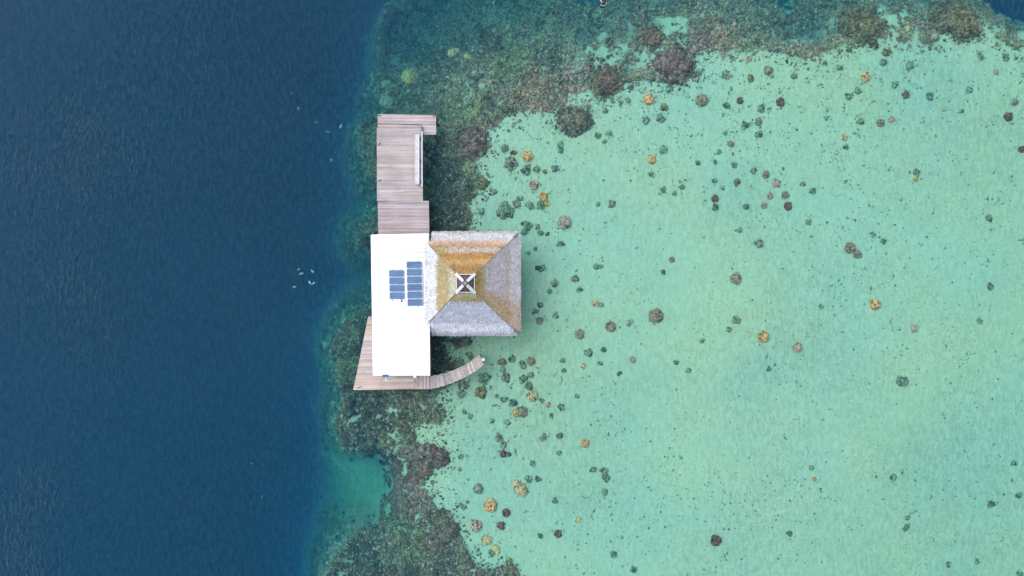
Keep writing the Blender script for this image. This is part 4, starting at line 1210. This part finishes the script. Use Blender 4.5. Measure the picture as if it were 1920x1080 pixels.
def tone_of(side, c):
    warm = max(0.0, min(1.0, (c[0] - c[2]) / max(c[0], 1e-3) * 1.6 - 0.35))
    k = 0.86
    return (c[0] * k * (1 - .12 * warm), c[1] * k * (1 - .15 * warm), c[2] * k * (1 - .28 * warm))


for side in 'nesw':
    # solid sloping body
    m = MB(); T0 = 0.0
    rows, cols = 30, 40
    grid = {}
    for i in range(rows + 1):
        for j in range(cols + 1):
            t = TLAN * i / rows; u = -1 + 2 * j / cols
            x, y, z = srf(side, u, t); grid[i, j] = len(m.v); m.v.append((x, y, z - 0.10 + 0.05 * ((t * COURSES) % 1.0 < .5)))
    for i in range(rows):
        for j in range(cols):
            t = TLAN * (i + .5) / rows; u = -1 + 2 * (j + .5) / cols
            x, y, z = srf(side, u, t)
            if x < EDGE_X and z < ZR + 0.02: continue
            f = (grid[i, j], grid[i, j + 1], grid[i + 1, j + 1], grid[i + 1, j])
            if side in 'nw': f = f[::-1]
            m.face(f, tuple(c * 0.6 for c in tone_of(side, band(side, u, t, 0))))
    slope = m.build('thatch_slope', M['thatch_base'], TH)
    # straw bundles laid in courses, hanging down the slope
    n = 15000
    tt = 1 - np.sqrt(1 - rng.random(n) * (1 - (1 - TLAN) ** 2)); uu = rng.uniform(-1, 1, n)
    tt = np.round(tt * COURSES * 2) / (COURSES * 2) + rng.normal(0, 0.012, n)
    tt = np.clip(tt, 0.0, TLAN - 0.005)
    VV = []; FF = []; CC = []; b = 0
    ddir = {'n': (0, 1), 's': (0, -1), 'e': (1, 0), 'w': (-1, 0)}[side]
    for u, t in zip(uu, tt):
        x, y, z = srf(side, u, t)
        if x < EDGE_X + 0.05 and z < ZR + 0.10: continue
        if t < 0.10 and abs(u) > 0.965: continue
        L_ = random.uniform(0.18, 0.42 if t < 0.05 else 0.5); w_ = random.uniform(0.02, 0.05); yaw = random.gauss(0, 0.22)
        dx = ddir[0] * math.cos(yaw) - ddir[1] * math.sin(yaw); dy = ddir[0] * math.sin(yaw) + ddir[1] * math.cos(yaw)
        lx, ly, lz = x + dx * L_ * .72, y + dy * L_ * .72, z - L_ * .66
        if lx < EDGE_X and lz < ZR: lz = ZR + 0.015
        hx, hy = -dy * w_, dx * w_
        li = random.uniform(0.02, 0.07)
        VV += [(x - hx, y - hy, z - .02), (x + hx, y + hy, z - .02), (lx + hx, ly + hy, lz + li), (lx - hx, ly - hy, lz + li)]
        FF.append((b, b + 1, b + 2, b + 3)); b += 4
        q = random.gauss(0, 1.0)
        c = tone_of(side, band(side, u, t, q)); f = random.choice((0.6, 0.8, 0.9, 1.0, 1.05, 1.15, 1.3))
        gq = (c[0] + c[1] + c[2]) / 3; k = random.uniform(0, .25)
        CC.append([(v * (1 - k) + gq * k) * f for v in c])
    o = np_mesh('straw', np.array(VV), np.array(FF), np.array(CC), M['thatch'], slope)
    o['kind'] = 'stuff'
    slope.parent = TH
    # offset: slope mesh is stored relative to the pavilion's base
    o.location = tuple(-v for v in TH['_o'])

# hips: pale ridge bundles with a thin rope
for sx, sy in ((-1, 1), (1, 1), (1, -1), (-1, -1)):
    def hp(t, up): return (TCX + sx * HALF * (1 - t), TCY + sy * HALF * (1 - t), ZE + (ZA - ZE) * t + up)
    t0 = 0.03 if sx > 0 else 0.235
    m = MB(); m.tube([hp(t, -0.02) for t in np.linspace(t0, TLAN - .02, 8)], 0.05, 8, (0.60, 0.55, 0.48)); m.build('hip_ridge', M['thatch'], TH)
    m = MB(); m.tube([hp(t, 0.07) for t in np.linspace(t0, TLAN - .02, 8)], 0.03, 6); m.build('hip_rope', M['rope'], TH)

# skylight cap
zc = ZE + (ZA - ZE) * TLAN; hw = HALF * (1 - TLAN)
m = MB(); fw = 0.09
for (x0_, x1_, y0_, y1_) in [(-hw, hw, hw - fw, hw), (-hw, hw, -hw, -hw + fw), (-hw, -hw + fw, -hw + fw + .002, hw - fw - .002), (hw - fw, hw, -hw + fw + .002, hw - fw - .002)]:
    m.box(TCX + x0_, TCX + x1_, TCY + y0_, TCY + y1_, zc - 0.15, zc + 0.16)
m.build('skylight_frame', M['offwhite'], TH)
ap = (TCX, TCY, zc + 0.72); hi = hw - fw - 0.005
cs = [(TCX + a * hi, TCY + b * hi, zc + 0.06) for a, b in ((-1, -1), (1, -1), (1, 1), (-1, 1))]
for i in range(4):
    p, q = cs[i], cs[(i + 1) % 4]
    m = MB(); m.v = [p, q, ap, (p[0], p[1], p[2] - .03), (q[0], q[1], q[2] - .03), (ap[0], ap[1], ap[2] - .03)]
    for f in ((0, 1, 2), (5, 4, 3), (0, 3, 4, 1), (1, 4, 5, 2), (2, 5, 3, 0)): m.face(f)
    pane = m.build('skylight_pane', M['skylight'], TH)
    m = MB()
    for s_ in (0.25, 0.5, 0.75):
        b0 = np.array(p) * (1 - s_) + np.array(q) * s_; mid_ = np.array(ap); k = 1 - abs(s_ - .5) * 2 if s_ != .5 else 0.82
        b1 = b0 + (mid_ - (np.array(p) + np.array(q)) / 2) * (0.5 if s_ != .5 else .82)
        m.tube([b0 + (0, 0, .02), b1 + (0, 0, .02)], 0.016, 5)
    for s_ in (0.3, 0.6):
        m.tube([np.array(p) * (1 - s_) + np.array(ap) * s_ + (0, 0, .02), np.array(q) * (1 - s_) + np.array(ap) * s_ + (0, 0, .02)], 0.016, 5)
    mm = m.build('glazing_bar', M['skyplum'], pane); mm.location = tuple(-v for v in TH['_o'])
for sx, sy in ((-1, 1), (1, 1), (1, -1), (-1, -1)):
    m = MB(); d = np.array((sx, sy, 0.0)) / math.sqrt(2); nrm = np.array((-d[1], d[0], 0)) * 0.15
    a = np.array((TCX, TCY, zc + 0.20)) + d * (hw * 1.414 + 0.06); c_ = np.array((TCX, TCY, zc + 0.82)) + d * 0.28
    for p in (a - nrm, a + nrm, c_ + nrm, c_ - nrm): m.v.append(tuple(p))
    for p in (a - nrm, a + nrm, c_ + nrm, c_ - nrm): m.v.append(tuple(p + np.array((0, 0, -0.05))))
    for f in ((0, 1, 2, 3), (7, 6, 5, 4), (0, 4, 5, 1), (1, 5, 6, 2), (2, 6, 7, 3), (3, 7, 4, 0)): m.face(f)
    m.build('hip_board', M['offwhite'], TH)
m = MB(); m.prism([(TCX + .2 * math.cos(a), TCY + .2 * math.sin(a)) for a in np.linspace(0, 2 * math.pi, 9)[:-1]], zc + .62, zc + .86); m.build('finial', M['tanwood'], TH)
# pavilion body on piles
px0, px1, py0, py1 = max(p[0] for p in wl) + 0.12, TCX + 4.7, TCY - 4.6, TCY + 4.6
m = MB(); m.box(px0 + .4, px1, py0, py1, 0.95, 1.2, (0.3, 0.26, 0.22)); m.build('floor', M['beam'], TH)
m = MB(); m.box(px0 + .5, px1 - .5, py0 + .5, py1 - .5, 1.203, 3.75); m.build('wall', M['wall'], TH)
for (x, y, s_) in ((px1 - .5, TCY, 'x'), (TCX, py0 + .5, 's'), (TCX, py1 - .5, 'n')):
    m = MB(); g = MB()
    if s_ == 'x': m.box(x + .012, x + .07, y - 1.2, y + 1.2, 1.3, 3.3); g.box(x + .073, x + .085, y - 1.1, y + 1.1, 1.4, 3.2)
    else:
        k = -1 if s_ == 's' else 1
        a, b = sorted((y + k * .012, y + k * .07)); m.box(x - 1.2, x + 1.2, a, b, 1.3, 3.3)
        a, b = sorted((y + k * .073, y + k * .085)); g.box(x - 1.1, x + 1.1, a, b, 1.4, 3.2)
    f = m.build('window', M['wood_dark'], TH); gg = g.build('pane', M['glass'], f)
for x in (px0 + .6, (px0 + px1) / 2, px1 - .15):
    for y in (py0 + .15, TCY, py1 - .15):
        piling(TH, x, y, 0.948, 0.15)
        if y != TCY or x > TCX + 2:
            m = MB(); m.tube([(x, y, 1.205), (x, y, 3.9)], 0.10, 8); m.build('post', M['wood_dark'], TH)

# sub-parts were built in world coordinates relative to (0,0,0): shift those under offset parts
for o in list(TH.children) + list(HO.children):
    for ch in o.children:
        if ch.name.startswith(('pane', 'handle')) and ch.location.length == 0:
            ch.location = tuple(-v for v in o.parent['_o'])

# ------------------------------------------------------------------ solar panels
zp = ZR + 0.12


def solar(pxc, pyc, label, w_=1.60, h_=0.715, ang=0.0):
    x, y, _ = P(pxc, pyc, zp)
    e = empty('solar_module', (x, y, zp), label, 'solar panel', 'solar panels on the white roof')
    c, s_ = math.cos(ang), math.sin(ang)
    def rot(m):
        m.v = [(x + (a - x) * c - (b - y) * s_, y + (a - x) * s_ + (b - y) * c, z) for a, b, z in m.v]; return m
    m = MB(); t = 0.025
    m.box(x - w_ / 2, x + w_ / 2, y - h_ / 2, y - h_ / 2 + t, zp - .035, zp + .004); m.box(x - w_ / 2, x + w_ / 2, y + h_ / 2 - t, y + h_ / 2, zp - .035, zp + .004)
    m.box(x - w_ / 2, x - w_ / 2 + t, y - h_ / 2 + t, y + h_ / 2 - t, zp - .035, zp + .004); m.box(x + w_ / 2 - t, x + w_ / 2, y - h_ / 2 + t, y + h_ / 2 - t, zp - .035, zp + .004)
    rot(m).build('frame', M['frame'], e)
    m = MB(); m.box(x - w_ / 2 + t + .002, x + w_ / 2 - t - .002, y - h_ / 2 + t + .002, y + h_ / 2 - t - .002, zp - .03, zp); rot(m).build('cells', M['cell'], e)
    m = MB()
    for i in range(1, 4):
        yy = y - h_ / 2 + h_ * i / 4; m.box(x - w_ / 2 + .04, x + w_ / 2 - .04, yy - .008, yy + .008, zp + .001, zp + .004)
    rot(m).build('cell_lines', M['cellgrid'], e)


lt = ['top', 'second', 'third', 'bottom']
for i in range(4):
    solar(743.4 + i * 0.35, 512.6 + i * 13.95, '%s blue solar panel in the short left column on the white roof' % lt[i], ang=math.radians(-.4))
lt = ['top', 'second', 'third', 'fourth', 'fifth', 'bottom']
for i in range(6):
    solar(776.2 + i * 0.36, 496.4 + i * 14.15, '%s blue solar panel in the tall right column on the white roof' % lt[i], ang=math.radians(.6))
for (a, b, c_, lb) in [(735.5, 503.5, 566, 'left'), (752, 503.5, 566, 'right')]:
    m = MB(); x, y0_, _ = P(a, b, ZR + .04); _, y1_, _ = P(a, c_, ZR + .04); m.box(x - .03, x + .03, y1_, y0_, ZR + .004, ZR + .06)
    tag(m.build('mounting_rail', M['cable']), 'thin grey mounting rail under the short panel column, the %s of two' % lb, 'rail', 'mounting rails')
for (a, b, c_, lb) in [(767, 488, 576, 'left'), (783, 488, 576, 'right')]:
    m = MB(); x, y0_, _ = P(a, b, ZR + .04); _, y1_, _ = P(a, c_, ZR + .04); m.box(x - .03, x + .03, y1_, y0_, ZR + .004, ZR + .06)
    tag(m.build('mounting_rail', M['cable']), 'thin grey mounting rail under the tall panel column, the %s of two' % lb, 'rail', 'mounting rails')
m = MB(); x, y, _ = P(753, 564, ZR); m.box(x - .07, x + .07, y - .12, y + .08, ZR + .003, ZR + .12)
tag(m.build('junction_box', M['black']), 'small black junction box under the short column of panels', 'junction box')


def cable(pts, label):
    m = MB(); m.tube([P(a, b, ZR + 0.03) for a, b in pts], 0.022, 6)
    tag(m.build('cable', M['cable'], None, True), label, 'cable', 'cables on the white roof')


cable([(746, 486.5), (750, 482), (755, 478.5), (761, 476), (768, 474), (776, 473.2), (786, 473.3), (797, 473.5)], 'long thin grey cable arching over the white roof above the panels')
cable([(781.5, 488), (784.5, 485), (788, 483), (793, 482.2), (798, 482)], 'short thin grey cable from the tall panel column to the thatch')
cable([(792.5, 492), (793.5, 520), (794, 550), (794.5, 574)], 'straight thin cable down the right side of the tall panel column')

# ------------------------------------------------------------------ solar lamps on the lower roof edge
def lamp(px, py, label, out=True):
    zt = 4.35
    x, y, _ = P(px, py, zt)
    e = empty('solar_lamp', (x, y, zt), label, 'lamp', 'solar lamps on the roof edge')
    m = MB(); m.box(x - .32, x + .32, y - .12, y + .16, ZR + .004 + .02, ZR + .065, (0.02, 0.03, 0.09)); p = m.build('panel', M['cell'], e)
    m = MB(); m.tube([(x, y + .02, ZR + .02), (x, y - .16, zt), (x, y - .42, zt - .25)], 0.05, 8); m.build('arm', M['white'], e, True)
    m = MB(); m.tube([(x, y - .38, zt - .2), (x, y - .46, zt - .28), (x, y - .52, zt - .42)], [0.08, 0.14, 0.10], 12); m.build('lamp_head', M['white'], e, True)


lamp(723.5, 704.6, 'solar lamp with a dark blue panel and white head, left on the lower roof edge')
x, y, _ = P(779.5, 705.5, 4.35)
e = empty('solar_lamp', (x, y, 4.35), 'white solar lamp peeking out right of centre on the lower roof edge', 'lamp', 'solar lamps on the roof edge')
m = MB(); m.tube([(x - .1, y + .1, 4.36), (x - .05, y - .12, 4.30)], [0.16, 0.2], 12); m.build('lamp_head', M['white'], e, True)
m = MB(); m.box(x + .06, x + .34, y - .06, y + .12, 4.30, 4.34); m.build('panel', M['cell'], e)

for o in scene.objects:
    if '_o' in o: del o['_o']
